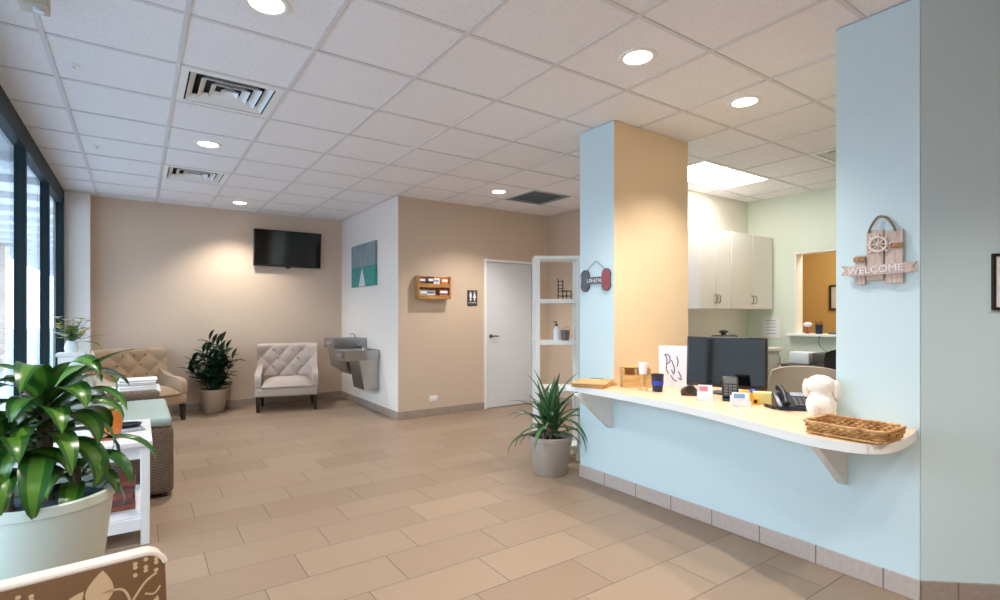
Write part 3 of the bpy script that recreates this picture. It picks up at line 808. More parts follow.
# orange pot with a drooping bloom on the near table
t = thing('potted_bloom', 'orange textured pot with one drooping orange bloom on the near side table', 'potted plant', (-0.15, 3.72, 0.5902))
mb = MB(); mb.lathe([(0, 0), (0.058, 0), (0.064, 0.005), (0.074, 0.06), (0.076, 0.12), (0.07, 0.155), (0.073, 0.165), (0.064, 0.165), (0.064, 0.14), (0, 0.14)], 32); mb.build('pot', 'orange', t)
mb = MB(); mb.tube(catmull([(0.03, 0, 0.14), (0.045, 0, 0.24), (0.045, 0, 0.33), (0.01, -0.01, 0.385)], 5), 0.005, 8)
for az, el in ((0.5, 0.9), (2.6, 0.8), (4.4, 0.7)): mb.leaf((0.03, 0, 0.14), az, el, 0.12, 0.03, 1.2, 0, None, 6)
mb.build('stem', 'leafs', t, recalc=False)
mb = MB()
for k in range(9): mb.leaf((0.0, -0.01, 0.385), PI + (k - 4) * 0.32, 0.25 + 0.12 * (k % 3), 0.13 - 0.01 * abs(k - 4), 0.05, 1.3, 0, None, 7, 0.3)
mb.build('bloom', ['petal'], t, recalc=False)

# pedestal with flowers by the window
t = thing('flower_stand', 'white box stand under the flowers by the far window', 'stand', (-0.565, 6.80, 0))
mb = MB(); mb.box(-0.10, 0.10, -0.10, 0.10, 0.03, 0.88, 0, 0.004); mb.build('body', 'white', t)
mb = MB(); mb.box(-0.115, 0.115, -0.115, 0.115, 0.8805, 0.915, 0, 0.005); mb.build('top', 'white', t)
mb = MB(); mb.box(-0.09, 0.09, -0.09, 0.09, 0, 0.0295); mb.build('plinth', 'white', t)
t = thing('flower_arrangement', 'small white and yellow flower arrangement on the white stand by the window', 'flowers', (-0.565, 6.80, 0.9155))
mb = MB(); mb.lathe([(0, 0), (0.045, 0), (0.06, 0.04), (0.05, 0.09), (0.038, 0.11), (0.044, 0.12), (0.036, 0.12), (0.03, 0.1), (0, 0.1)], 28); mb.build('vase', 'frost', t)
mb = MB(); fl = []
for k in range(24):
    a = k * 2.399; r = 0.03 + 0.15 * ((k * 5) % 24) / 24; z = 0.16 + 0.20 * ((k * 7) % 24) / 24
    tip = (max(-0.11, r * math.cos(a)), r * math.sin(a), z); fl.append(tip)
    mb.tube([(0, 0, 0.10), (tip[0] * .4, tip[1] * .4, 0.10 + (z - .1) * .6), tip], 0.0025, 5)
    for q in range(2): mb.leaf((tip[0] * .6, tip[1] * .6, z * .75), a + 1 + q * 2.4, 0.4, 0.10, 0.05, 1.0, 0, None, 5, clamp=lambda q_: setattr(q_, 'x', max(q_.x, -0.13)))
mb.leaf((0.05, -0.02, 0.12), -0.3, 0.35, 0.34, 0.06, 0.5, 0, None, 8)
mb.leaf((0.04, -0.02, 0.10), -0.6, 0.15, 0.26, 0.07, 0.9, 0, None, 8)
mb.build('greenery', ['leafs'], t, recalc=False)
mb = MB()
for k, p in enumerate(fl):
    m_ = 0 if k % 3 else 1
    for q in range(6): mb.leaf(p, q * PI / 3, 0.5, 0.052, 0.042, 0.6, m_, None, 3)
    mb.ell((p[0], p[1], p[2] + .003), 0.007, 1, 8, 5)
mb.build('blossoms', ['whitepetal', 'yellowpetal'], t, recalc=False)

# ================================================================== FOREGROUND ARMCHAIR (seen from behind)
t = thing('floral_armchair', 'brown floral armchair with pale piping seen from behind in the foreground', 'armchair', (-0.303, 1.215, 0), math.radians(5))
# local: x across (-0.355..0.355), y forward from the rear face of the back
CW, CZ = 0.352, 0.834
def chair_outline(off=0.0):
    r = 0.035
    rt = [(CW - r + r * math.sin(k * PI / 12), CZ - r + r * math.cos(k * PI / 12)) for k in range(7)] + [(CW + 0.003, CZ - 0.12), (CW + 0.012, 0.5), (CW + 0.02, 0.12)]
    return [(-x, z) for x, z in reversed(rt)] + rt
o_ = chair_outline()
mb = MB(); mb.prism(o_, 0, 0.052, X=Matrix(((1, 0, 0, 0), (0, 0, 1, 0), (0, 1, 0, 0), (0, 0, 0, 1))))
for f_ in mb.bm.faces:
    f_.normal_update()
    if f_.normal.z > 0.35 or f_.normal.z < -0.35 and False: f_.material_index = 2  # pale top faces paint in window light falling on the cloth
es = [e for e in mb.bm.edges if len(e.link_faces) == 2 and e.calc_face_angle(0) > 1.2]
bmesh.ops.bevel(mb.bm, geom=es, offset=0.008, segments=3, profile=0.5, affect='EDGES')
# printed leaves on the rear face, a hair in front of the cloth
def pl(pts): mb.poly([(x, -0.0006, z) for x, z in pts], 1)
def printleaf(x, z, a, L, W):
    n = 10; L_ = []; R_ = []
    for i in range(n + 1):
        u = i / n; w = W * .5 * math.sin(PI * u ** 0.75) ** 0.9 if 0 < u < 1 else 0
        cx, cz = x + L * u * math.cos(a), z + L * u * math.sin(a)
        L_.append((cx - w * math.sin(a), cz + w * math.cos(a))); R_.append((cx + w * math.sin(a), cz - w * math.cos(a)))
    pl(L_ + R_[-2:0:-1])
def stroke(P, w=0.003):
    P = catmull(P, 5)
    for a, b in zip(P[:-1], P[1:]):
        d = Vector((b[0] - a[0], b[1] - a[1])); 
        if d.length < 1e-6: continue
        d.normalize(); n = Vector((-d.y, d.x)) * w
        pl([(a[0] + n.x, a[1] + n.y), (a[0] - n.x, a[1] - n.y), (b[0] - n.x, b[1] - n.y), (b[0] + n.x, b[1] + n.y)])
def dot(x, z, r): pl([(x + r * math.cos(k * PI / 5), z + r * math.sin(k * PI / 5)) for k in range(10)])
def motif(x, z, s=1, f=1):
    printleaf(x, z, 1.45 * f + (0 if f > 0 else PI), 0.085 * s, 0.055 * s)
    printleaf(x - 0.062 * s * f, z + 0.005 * s, 0.85, 0.055 * s, 0.03 * s)
    printleaf(x - 0.075 * s * f, z - 0.05 * s, 2.0, 0.04 * s, 0.024 * s)
    stroke([(x - 0.09 * s * f, z - 0.09 * s), (x - 0.05 * s * f, z - 0.045 * s), (x, z)], 0.0028 * s)
    printleaf(x - 0.045 * s * f, z - 0.045 * s, -0.1, 0.05 * s, 0.026 * s)
    stroke([(x + 0.012 * s * f, z + 0.03 * s), (x + 0.05 * s * f, z + 0.025 * s), (x + 0.066 * s * f, z - 0.02 * s), (x + 0.06 * s * f, z - 0.07 * s)], 0.0028 * s)
    stroke([(x + 0.068 * s * f, z - 0.012 * s), (x + 0.095 * s * f, z + 0.028 * s), (x + 0.12 * s * f, z + 0.045 * s)], 0.0028 * s)
    stroke([(x + 0.095 * s * f, z + 0.0 * s), (x + 0.115 * s * f, z - 0.006 * s), (x + 0.128 * s * f, z + 0.01 * s)], 0.0022 * s)
    printleaf(x + 0.105 * s * f, z - 0.06 * s, 1.2, 0.05 * s, 0.022 * s)
    for k in range(9):
        dot(x + (0.075 + 0.022 * (k % 3)) * s * f, z + (0.052 + 0.014 * (k // 3)) * s + 0.004 * (k % 2), 0.0052 * s)
motif(0.240, 0.756, 0.8)
motif(0.205, 0.60, 1.0, 1); motif(0.0, 0.66, 1.0, -1); motif(-0.02, 0.50); motif(-0.20, 0.74, 1.0, 1); motif(-0.2, 0.58, 1.0, -1); motif(0.2, 0.42); motif(-0.18, 0.38, 1, 1); motif(0.05, 0.745, .8, 1); motif(0.04, 0.30)
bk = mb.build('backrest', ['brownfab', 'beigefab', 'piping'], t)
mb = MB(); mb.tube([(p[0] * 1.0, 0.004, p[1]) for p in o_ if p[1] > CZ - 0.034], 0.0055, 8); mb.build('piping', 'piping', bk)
mb = MB()
def topstrip(u, v):
    x = -CW + 0.06 + u * (2 * CW - 0.12); return (x, 0.012 + v * 0.062, CZ + 0.0045 - 0.004 * (abs(x) / CW) ** 4)
mb.box(-CW, CW, 0.053, 0.60, 0.14, 0.40, 0, 0.02, 3); mb.build('seat_base', 'brownfab', t)
mb = MB(); mb.box(-CW + 0.085, CW - 0.085, 0.054, 0.62, 0.402, 0.50, 0, 0.035, 4); mb.build('seat_cushion', 'brownfab', t)
for s_ in (-1, 1):
    mb = MB(); x = s_ * (CW - 0.04)
    mb.box(x - 0.042, x + 0.042, 0.054, 0.60, 0.402, 0.62, 0, 0.03, 4); mb.build('armrest', 'brownfab', t)
for x in (-0.31, 0.31):
    for y in (0.05, 0.55):
        mb = MB(); mb.cyl((x, y, 0), 0.018, 0, 0.141, 14, r2=0.026); mb.build('leg', 'legwood', t)

# ================================================================== BACK-OF-ROOM FITTINGS
t = thing('television', 'black flat television mounted high on the back wall', 'television', (1.842, YB, 2.265))
XT = Matrix.Translation((0, -0.085, 0)) @ Matrix.Rotation(0.10, 4, 'X')
mb = MB(); mb.box(-0.475, 0.475, -0.02, 0.025, -0.265, 0.265, 0, 0.008, 2, X=XT); mb.box(-0.03, 0.03, -0.022, 0.0, -0.285, -0.262, 0, 0.004, 1, X=XT); mb.build('body', 'black', t)
mb = MB(); mb.box(-0.458, 0.458, -0.0225, -0.0203, -0.238, 0.25, 0, X=XT); mb.build('screen', 'screen', t)
mb = MB(); mb.box(-0.12, 0.12, -0.012, -0.001, -0.12, 0.12); mb.box(-0.05, 0.05, -0.06, -0.012, -0.04, 0.04); mb.build('wall_mount', 'black', t)

mb = MB(); mb.box(-0.035, 0, 0, 0.46 * 2, 0, 0.60, 0, 0.003, 1)
# canvas hangs on the alcove wall facing the windows
art = mb.build('canvas_picture', 'art', loc=(XM - 0.002, 6.58, 1.70)); tag(art, 'canvas picture of a pier over teal water under grey sky', 'picture')

t = thing('drinking_fountain', 'two-level stainless steel drinking fountain on the alcove wall', 'drinking fountain', (XM, 0, 0))
def fountain_unit(y0, y1, zt, zb, off):
    D = 0.47
    mb = MB(); fs = mb.box(-D, -0.002, y0, y1, zt - 0.13, zt, 0)
    top = fs[5]
    r = bmesh.ops.inset_region(mb.bm, faces=[top], thickness=0.025, depth=0)
    r2 = bmesh.ops.inset_region(mb.bm, faces=[top], thickness=0.03, depth=-0.035)
    es = [e for e in mb.bm.edges if e.calc_length() > 0.1 and abs(e.verts[0].co.z - e.verts[1].co.z) < .02 or abs(e.verts[0].co.x + D) < .01 and abs(e.verts[1].co.x + D) < .01]
    bmesh.ops.bevel(mb.bm, geom=[e for e in es if e.is_valid], offset=0.008, segments=2, profile=.5, affect='EDGES')
    mb.build('basin', 'steel', t)
    mb = MB(); R = Matrix(((1, 0, 0, 0), (0, 0, 1, 0), (0, 1, 0, 0), (0, 0, 0, 1)))
    zt2 = zt - 0.1305
    mb.prism(([(-0.002, zb), (-0.21, zb), (-0.28, zt2), (-0.002, zt2)] if off > 0 else [(-0.002, zb), (-0.22, zb), (-0.28, zb + 0.05), (-0.37, zb + 0.10), (-0.43, zt2), (-0.002, zt2)]), y0 + 0.012, y1 - 0.012, 0, X=R)
    mb.build('cabinet', 'steel_panel', t)
    mb = MB(); ym = (y0 + y1) / 2
    mb.cyl((-0.12, ym + off, 0), 0.024, zt - 0.036, zt + 0.01, 16); mb.tube([(-0.12, ym + off, zt + 0.008), (-0.13, ym + off, zt + 0.045), (-0.165, ym + off, zt + 0.06), (-0.19, ym + off, zt + 0.05)], 0.010, 10); mb.build('spout', 'chrome', t)
    mb = MB(); mb.box(-D - 0.014, -D - 0.001, ym - 0.12, ym + 0.12, zt - 0.095, zt - 0.045, 0, 0.005, 2); mb.build('push_bar', 'chrome', t)
fountain_unit(6.50, 6.93, 0.83, 0.31, 0.08); fountain_unit(6.97, 7.40, 0.97, 0.47, -0.08)

# brochure rack on the middle wall
t = thing('brochure_rack', 'two-tier wooden brochure rack on the tan wall left of the door', 'rack', (3.125, YM, 1.50))
mb = MB()
mb.box(-0.235, -0.215, -0.11, -0.001, 0, 0.29, 0, 0.003, 1); mb.box(0.215, 0.235, -0.11, -0.001, 0, 0.29, 0, 0.003, 1)
mb.box(-0.215, 0.215, -0.014, -0.001, 0, 0.29); mb.box(-0.215, 0.215, -0.11, -0.014, 0, 0.014); mb.box(-0.215, 0.215, -0.11, -0.014, 0.145, 0.157)
mb.build('case', 'rack', t)
for z in (0.014, 0.157):
    mb = MB(); mb.box(-0.215, 0.215, -0.11, -0.10, z + 0.0005, z + 0.035); mb.build('front_rail', 'rack', t)
for i, (x, z, w, h, mt, lb) in enumerate([
    (-0.15, 0.0145, 0.11, 0.10, 'greypaper', 'grey brochure at the lower left of the wall rack'), (-0.03, 0.0145, 0.12, 0.095, 'paper', 'white brochure in the lower middle of the wall rack'),
    (0.14, 0.0145, 0.13, 0.115, 'red', 'bright red brochure at the lower right of the wall rack'), (-0.15, 0.1575, 0.10, 0.12, 'maroon', 'maroon brochure at the upper left of the wall rack'),
    (-0.05, 0.1575, 0.09, 0.125, 'brown', 'brown brochure in the upper row of the wall rack beside the maroon one'), (0.05, 0.1575, 0.09, 0.11, 'paper', 'white brochure in the upper middle of the wall rack'),
    (0.155, 0.1575, 0.10, 0.12, 'orange', 'orange brochure at the upper right of the wall rack')]):
    mb = MB(); mb.box(-w / 2, w / 2, -0.012, 0.012, 0, h, 0, 0.001, 1); mb.box(-w / 2 + .012, w / 2 - .012, -0.0128, -0.0122, h * .55, h * .8, 1)
    tag(mb.build('brochure', [mt, 'paper' if mt != 'paper' else 'cardblue'], loc=(3.125 + x, YM - 0.075 + (i % 2) * 0.028, 1.50 + z + 0.0003)), lb, 'brochure', 'brochures in the wall rack')

t = thing('restroom_sign', 'dark square restroom sign with pale figures left of the white door', 'sign', (3.752, YM, 1.525))
mb = MB(); mb.box(-0.08, 0.08, -0.008, -0.0005, -0.105, 0.105, 0, 0.003, 1); mb.build('plate', 'charcoal', t)
mb = MB()
for x, dress in ((-0.03, 0), (0.032, 1)):
    mb.ell((x, -0.009, 0.075), (0.010, 0.003, 0.010), 0, 12, 8)
    if dress: mb.prism([(x - .012, .060), (x + .012, .060), (x + .026, 0.0), (x - .026, 0.0)], 0.0083, 0.0105, X=Matrix(((1, 0, 0, 0), (0, 0, -1, 0), (0, 1, 0, 0), (0, 0, 0, 1))))
    else: mb.box(x - .016, x + .016, -.0105, -.0083, 0.008, 0.062)
    mb.box(x - .011, x - .002, -.0105, -.0083, -0.04, 0.007 if not dress else -.0005); mb.box(x + .002, x + .011, -.0105, -.0083, -0.04, 0.007 if not dress else -.0005)
mb.box(-0.06, 0.06, -0.0095, -0.0083, -0.066, -0.060)
mb.build('figures', 'signwhite', t)
t = thing('wall_outlet', 'white electrical outlet low on the tan wall', 'outlet', (3.16, YM, 0.22))
mb = MB(); mb.box(-0.058, 0.058, -0.006, -0.0005, -0.036, 0.036, 0, 0.002, 2); mb.build('cover_plate', 'white', t)
mb = MB()
for x in (-0.026, 0.026): mb.box(x - .015, x + .015, -0.0085, -0.0062, -0.017, 0.017, 0, 0.001, 1)
mb.build('sockets', 'lam', t)

# shelf unit behind the column
t = thing('shelf_unit', 'tall narrow white open shelf unit beside the column', 'shelf unit', (2.93, 3.575, 0), math.radians(-34))
SW, SD, SH = 0.42, 0.24, 1.83
for x in (0, SW - 0.045):
    for y in (0, SD - 0.03):
        mb = MB(); mb.box(x, x + 0.045, y, y + 0.03, 0, SH - 0.0305, 0, 0.002, 1); mb.build('post', 'white', t)
for z in (0.10, 0.62, 1.036, 1.41, SH - 0.03):
    mb = MB()
    if z > 1.7: mb.box(-0.005, SW + 0.005, -0.005, SD + 0.005, z, z + 0.03, 0, 0.002, 1)
    else:
        mb.box(0.0455, SW - 0.0455, 0.0, SD, z, z + 0.035, 0, 0.002, 1); mb.box(0.004, 0.0455, 0.0305, SD - 0.0305, z, z + 0.035); mb.box(SW - 0.0455, SW - .004, 0.0305, SD - 0.0305, z, z + 0.035)
    mb.build('shelf' if z < 1.7 else 'top', 'white', t)
def onshelf(lx, ly, z):
    a = math.radians(-34); return (2.93 + lx * math.cos(a) - ly * math.sin(a), 3.575 + lx * math.sin(a) + ly * math.cos(a), z + 0.0352)
# metal chair-shaped stand on the upper shelf
mb = MB(); r = 0.005
for x in (-0.045, 0.045): mb.tube([(x, -0.04, 0.004), (x, -0.04, 0.075)], r, 6); mb.tube([(x, 0.045, 0.004), (x, 0.045, 0.17), (x * .9, 0.055, 0.185)], r, 6)
for z in (0.03, 0.075): mb.tube([(-0.045, -0.04, z), (0.045, -0.04, z), (0.045, 0.045, z), (-0.045, 0.045, z)], r * .8, 6, closed=True)
for z in (0.10, 0.13, 0.165): mb.tube([(-0.045, 0.045, z), (0.045, 0.045, z)], r * .8, 6)
for k in range(3): mb.tube([(-0.02 + k * .02, -0.04, 0.075), (-0.02 + k * .02, 0.045, 0.075)], r * .6, 6)
tag(mb.build('chair_figurine', 'black', loc=onshelf(0.285, 0.12, 1.41), rz=math.radians(20)), 'small dark metal chair ornament on the upper white shelf', 'ornament')
t = thing('pump_bottle', 'clear pump bottle on the middle white shelf', 'bottle', onshelf(0.205, 0.11, 1.036))
mb = MB(); mb.lathe([(0, 0), (0.026, 0), (0.028, 0.004), (0.028, 0.10), (0.012, 0.12), (0.012, 0.13), (0, 0.13)], 20); mb.build('body', 'frost', t)
mb = MB(); mb.cyl((0, 0, 0), 0.013, 0.1305, 0.148, 14); mb.tube([(0, 0, 0.148), (0, 0, 0.172), (-0.035, -0.005, 0.168)], 0.005, 8); mb.build('pump', 'bezel', t)
t = thing('small_bucket', 'small grey metal bucket beside the pump bottle on the shelf', 'bucket', onshelf(0.285, 0.10, 1.036))
mb = MB(); mb.lathe([(0, 0), (0.034, 0), (0.043, 0.088), (0.046, 0.09), (0.043, 0.094), (0.039, 0.09), (0.031, 0.006), (0, 0.006)], 24); mb.build('body', 'nickel', t)
mb = MB(); mb.tube(arc(lambda u: (0.044 * math.cos(PI * u) , -0.01 - 0.02 * math.sin(PI * u), 0.088 + 0.035 * math.sin(PI * u)), 12), 0.002, 6); mb.build('handle', 'nickel', t)

# ================================================================== SIGNS ON THE BLUE WALL
def wallX(x, y, z):     # local: x right along the wall (toward the viewer), y up, z out of the wall (-X world)
    return Matrix(((0, 0, -1, x), (-1, 0, 0, y), (0, 1, 0, z), (0, 0, 0, 1)))
t = thing('bone_sign', 'grey bone-shaped sign with red end hung on the blue column', 'sign', (XW, 2.865, 1.575))
X0 = wallX(0, 0, 0)
bp = []
for cx, cy, a0, a1 in ((0.118, 0.042, -100, 130), (-0.118, 0.042, 50, 280), (-0.118, -0.042, 80, 310), (0.118, -0.042, 230, 460)):
    pass
def lobe(cx, cy, a0, a1): return [(cx + 0.045 * math.cos(math.radians(a0 + (a1 - a0) * k / 10)), cy + 0.045 * math.sin(math.radians(a0 + (a1 - a0) * k / 10))) for k in range(11)]
bp = lobe(0.112, 0.042, -25, 200) + lobe(-0.112, 0.042, -20, 205) + lobe(-0.112, -0.042, 155, 380) + lobe(0.112, -0.042, 160, 385)
mb = MB(); mb.prism(bp, 0.003, 0.016, X=X0); bo = mb.build('board', 'bone', t)
mb = MB(); mb.prism(lobe(0.115, 0.042, -25, 200) + lobe(0.115, -0.042, 160, 385)[3:], 0.0162, 0.0175, X=X0 @ Matrix.Diagonal((0.97, 0.9, 1, 1))); mb.build('red_end', 'red', bo)
mb = MB()
for k in range(7):       # small illegible lettering
    x = -0.085 + k * 0.024
    mb.box(x, x + 0.004, -0.016, 0.014, 0.0162, 0.0172, X=X0); mb.box(x + .004, x + 0.014, (-.016, .008, -.002)[k % 3], (-.011, .013, .003)[k % 3], 0.0162, 0.0172, X=X0)
    if k % 2: mb.box(x + .012, x + .016, -0.012, 0.006, 0.0162, 0.0172, X=X0)
mb.build('lettering', 'signwhite', bo)
mb = MB(); mb.tube([tuple(X0 @ Vector(p)) for p in ((-0.10, 0.075, 0.01), (-0.05, 0.12, 0.006), (0, 0.152, 0.005), (0.05, 0.12, 0.006), (0.10, 0.075, 0.01))], 0.002, 6); mb.build('string', 'rope', t)

t = thing('welcome_sign', 'weathered pallet welcome sign with ship wheel and rope on the blue pillar', 'sign', (XW, 1.005, 1.52))
def planks(name, x0, x1, y0, y1, z0, z1, mt, X=X0):
    m_ = MB(); m_.box(x0, x1, y0, y1, z0, z1, 0, 0.003, 1, X=X); return m_.build(name, mt, t)
planks('plank', -0.098, -0.052, -0.062, 0.082, 0.006, 0.02, 'pallet')
planks('plank', -0.048, 0.022, -0.045, 0.198, 0.006, 0.02, 'pallet'); planks('plank', 0.027, 0.098, -0.062, 0.19, 0.006, 0.02, 'pallet')
mb = MB(); B = [(-0.155, 0.034), (-0.135, 0.012), (-0.155, -0.012), (-0.06, -0.019), (0.06, -0.016), (0.152, -0.010), (0.138, 0.014), (0.152, 0.036), (0.05, 0.032), (-0.06, 0.026)]
mb.prism(B, 0.0205, 0.032, X=X0); bn = mb.build('banner', 'pallet', t)
mb = MB(); mb.text('WELCOME', 0.046, 0, X0 @ Matrix.Translation((-0.01, 0.007, 0.0335)) @ Matrix.Rotation(0.04, 4, 'Z') @ Matrix.Diagonal((1.02, 1.0, 1, 1)), 0.0012); mb.build('lettering', 'signwhite', bn)
mb = MB(); wc = (0.003, 0.128)
mb.tube([tuple(X0 @ Vector((wc[0] + 0.034 * math.cos(2 * PI * k / 28), wc[1] + 0.034 * math.sin(2 * PI * k / 28), 0.0265))) for k in range(28)], 0.0056, 8, closed=True)
for k in range(8):
    a = k * PI / 4
    mb.tube([tuple(X0 @ Vector((wc[0] + q * math.cos(a), wc[1] + q * math.sin(a), 0.0255))) for q in (0.0, 0.035, 0.052)], [0.003, 0.003, 0.0042], 6)
mb.ell(tuple(X0 @ Vector((wc[0], wc[1], 0.0265))), 0.009, 0, 10, 8); mb.build('ship_wheel', 'palletl', t)
mb = MB(); mb.tube([tuple(X0 @ Vector(p)) for p in catmull([(-0.036, 0.188, 0.024), (-0.03, 0.215, 0.02), (-0.008, 0.255, 0.016), (0.012, 0.262, 0.016), (0.035, 0.25, 0.016), (0.06, 0.21, 0.02), (0.07, 0.185, 0.024)], 5)], 0.0055, 8); mb.build('rope_handle', 'rope', t)
planks('cross_piece', -0.102, -0.05, 0.05, 0.074, 0.0205, 0.028, 'palletd'); planks('cross_piece', 0.05, 0.10, 0.105, 0.128, 0.0205, 0.028, 'palletd')

# picture on the angled wall
def ap(s, out, z): return (p0[0] + ex * s - nx * out, p0[1] + ey * s - ny * out, z)
RA = Matrix(((ex, 0, -nx, 0), (ey, 0, -ny, 0), (0, 1, 0, 0), (0, 0, 0, 1)))
t = thing('framed_picture', 'dark wood framed certificate cut off by the right edge of the view', 'picture', ap(0.475, 0.0, 1.459))
mb = MB(); w, h = 0.18, 0.127
mb.box(-w, w, h - 0.012, h, 0.001, 0.013, X=RA); mb.box(-w, w, -h, -h + 0.012, 0.001, 0.013, X=RA); mb.box(-w, -w + 0.012, -h + .012, h - .012, 0.001, 0.013, X=RA); mb.box(w - 0.012, w, -h + .012, h - .012, 0.001, 0.013, X=RA)
mb.build('frame', 'bezel', t)
mb = MB(); mb.box(-w + .012, w - .012, -h + .012, h - .012, 0.001, 0.008, X=RA); mb.build('sheet', 'paper', t)

# ================================================================== ON THE COUNTER
def clipboard(label, loc, rz):
    t = thing('clipboard', label, 'clipboard', loc, rz, 'clipboards on the counter end')
    mb = MB(); mb.box(-0.12, 0.12, -0.16, 0.16, 0, 0.007, 0, 0.003, 2); mb.build('board', 'oak', t)
    mb = MB(); mb.box(-0.10, 0.10, -0.15, 0.12, 0.0072, 0.010); mb.build('sheets', 'oak', t)
    mb = MB(); mb.box(-0.05, 0.05, 0.122, 0.15, 0.0072, 0.012, 0, 0.002, 1); mb.build('clip', 'brown', t)
    return t
c0 = clipboard('tan clipboard at the bottom of the pile on the far counter end', (2.79, 2.71, CT + 0.001), -1.2)
for k in range(1, 3): dup(c0, (2.79 - 0.006 * k, 2.71 + 0.004 * k, CT + 0.001 + 0.0124 * k), -1.2 + 0.09 * k, ('', 'tan clipboard in the middle of the pile on the far counter end', 'tan clipboard on top of the pile on the far counter end')[k])
t = thing('wooden_box', 'open honey wooden box standing against the peach column', 'box', (2.985, 2.50, CT + 0.001), math.radians(-34))
mb = MB()
mb.box(-0.10, 0.10, -0.05, 0.05, 0, 0.01); mb.box(-0.10, -0.09, -0.05, 0.05, 0.01, 0.135); mb.box(0.09, 0.10, -0.05, 0.05, 0.01, 0.135); mb.box(-0.09, 0.09, 0.04, 0.05, 0.01, 0.135); mb.box(-0.09, 0.09, -0.05, -0.04, 0.01, 0.09); mb.box(-0.008, 0.0, -0.04, 0.04, 0.01, 0.13)
mb.build('case', 'oak', t)
mb = MB(); mb.box(-0.105, 0.105, 0.0, 0.055, 0.1355, 0.145, 0, 0.002, 1); mb.build('lid', 'oak', t)
t = thing('candle_holder', 'white candle on a turned wooden holder in front of the wooden box', 'candle holder', (2.915, 2.375, CT + 0.001))
mb = MB(); mb.lathe([(0, 0), (0.032, 0), (0.032, 0.008), (0.02, 0.02), (0.018, 0.08), (0.027, 0.105), (0.027, 0.11), (0, 0.11)], 24); mb.build('holder', 'oak', t)
mb = MB(); mb.lathe([(0, 0.1102), (0.027, 0.1102), (0.03, 0.135), (0.03, 0.185), (0.024, 0.188), (0, 0.182)], 24); mb.build('candle', 'signwhite', t)
t = thing('pen_cup', 'dark navy pen cup beside the wooden box on the counter', 'cup', (2.93, 2.265, CT + 0.001))
mb = MB(); mb.lathe([(0, 0), (0.032, 0), (0.042, 0.115), (0.044, 0.118), (0.041, 0.118), (0.031, 0.006), (0, 0.006)], 28); mb.build('cup', 'navy', t)
mb = MB(); mb.lathe([(0.0365, 0.045), (0.0385, 0.045), (0.041, 0.075), (0.039, 0.075)], 28); mb.build('band', 'royal', t)

# white card with purple script
t = thing('script_card', 'tall white card with purple script leaning beside the monitor', 'card', (3.155, 2.30, CT + 0.001), math.radians(-50))
XT = Matrix.Rotation(-0.10, 4, 'X')
mb = MB(); mb.box(-0.10, 0.10, -0.004, 0.004, 0.0, 0.30, 0, 0.002, 1, X=XT); mb.build('card', 'signwhite', t)
mb = MB()
mb.box(-0.012, 0.012, 0.005, 0.06, 0, 0.01); mb.box(-0.03, 0.03, 0.05, 0.06, 0, 0.18); mb.build('stand', 'signwhite', t)
mb = MB()
for P in ([(-.06, .24), (-.045, .20), (-.05, .14), (-.035, .10)], [(-.06, .24), (-.03, .23), (-.025, .19), (-.045, .17)], [(-.015, .20), (0.005, .14), (.0, .10), (-.015, .13)], [(.02, .225), (.03, .19), (.022, .15)], [(.03, .12), (.045, .09), (.05, .06), (.03, .075)], [(-.02, .09), (.0, .06), (.02, .05)]):
    mb.tube([tuple(XT @ Vector((x, -0.0045, z))) for x, z in catmull(P, 4)], 0.0035, 6)
mb.build('script', 'purple', t)

# monitor
t = thing('computer_monitor', 'large black glossy computer monitor on the counter', 'monitor', (3.205, 1.94, CT + 0.001), math.radians(-70))
XT = Matrix.Translation((0, 0, 0.21)) @ Matrix.Rotation(-0.07, 4, 'X')
mb = MB(); mb.box(-0.245, 0.245, -0.006, 0.03, -0.168, 0.165, 0, 0.006, 2, X=XT); mb.build('housing', 'bezel', t)
mb = MB(); mb.box(-0.232, 0.232, -0.0085, -0.0062, -0.145, 0.153, 0, X=XT); mb.build('screen', 'screen', t)
mb = MB(); mb.box(-0.03, 0.03, 0.03, 0.06, 0.012, 0.22, 0, 0.004); mb.lathe([(0, 0), (0.10, 0), (0.10, 0.006), (0.03, 0.012), (0, 0.012)], 32, (0, 0.04, 0)); mb.build('stand', 'black', t)

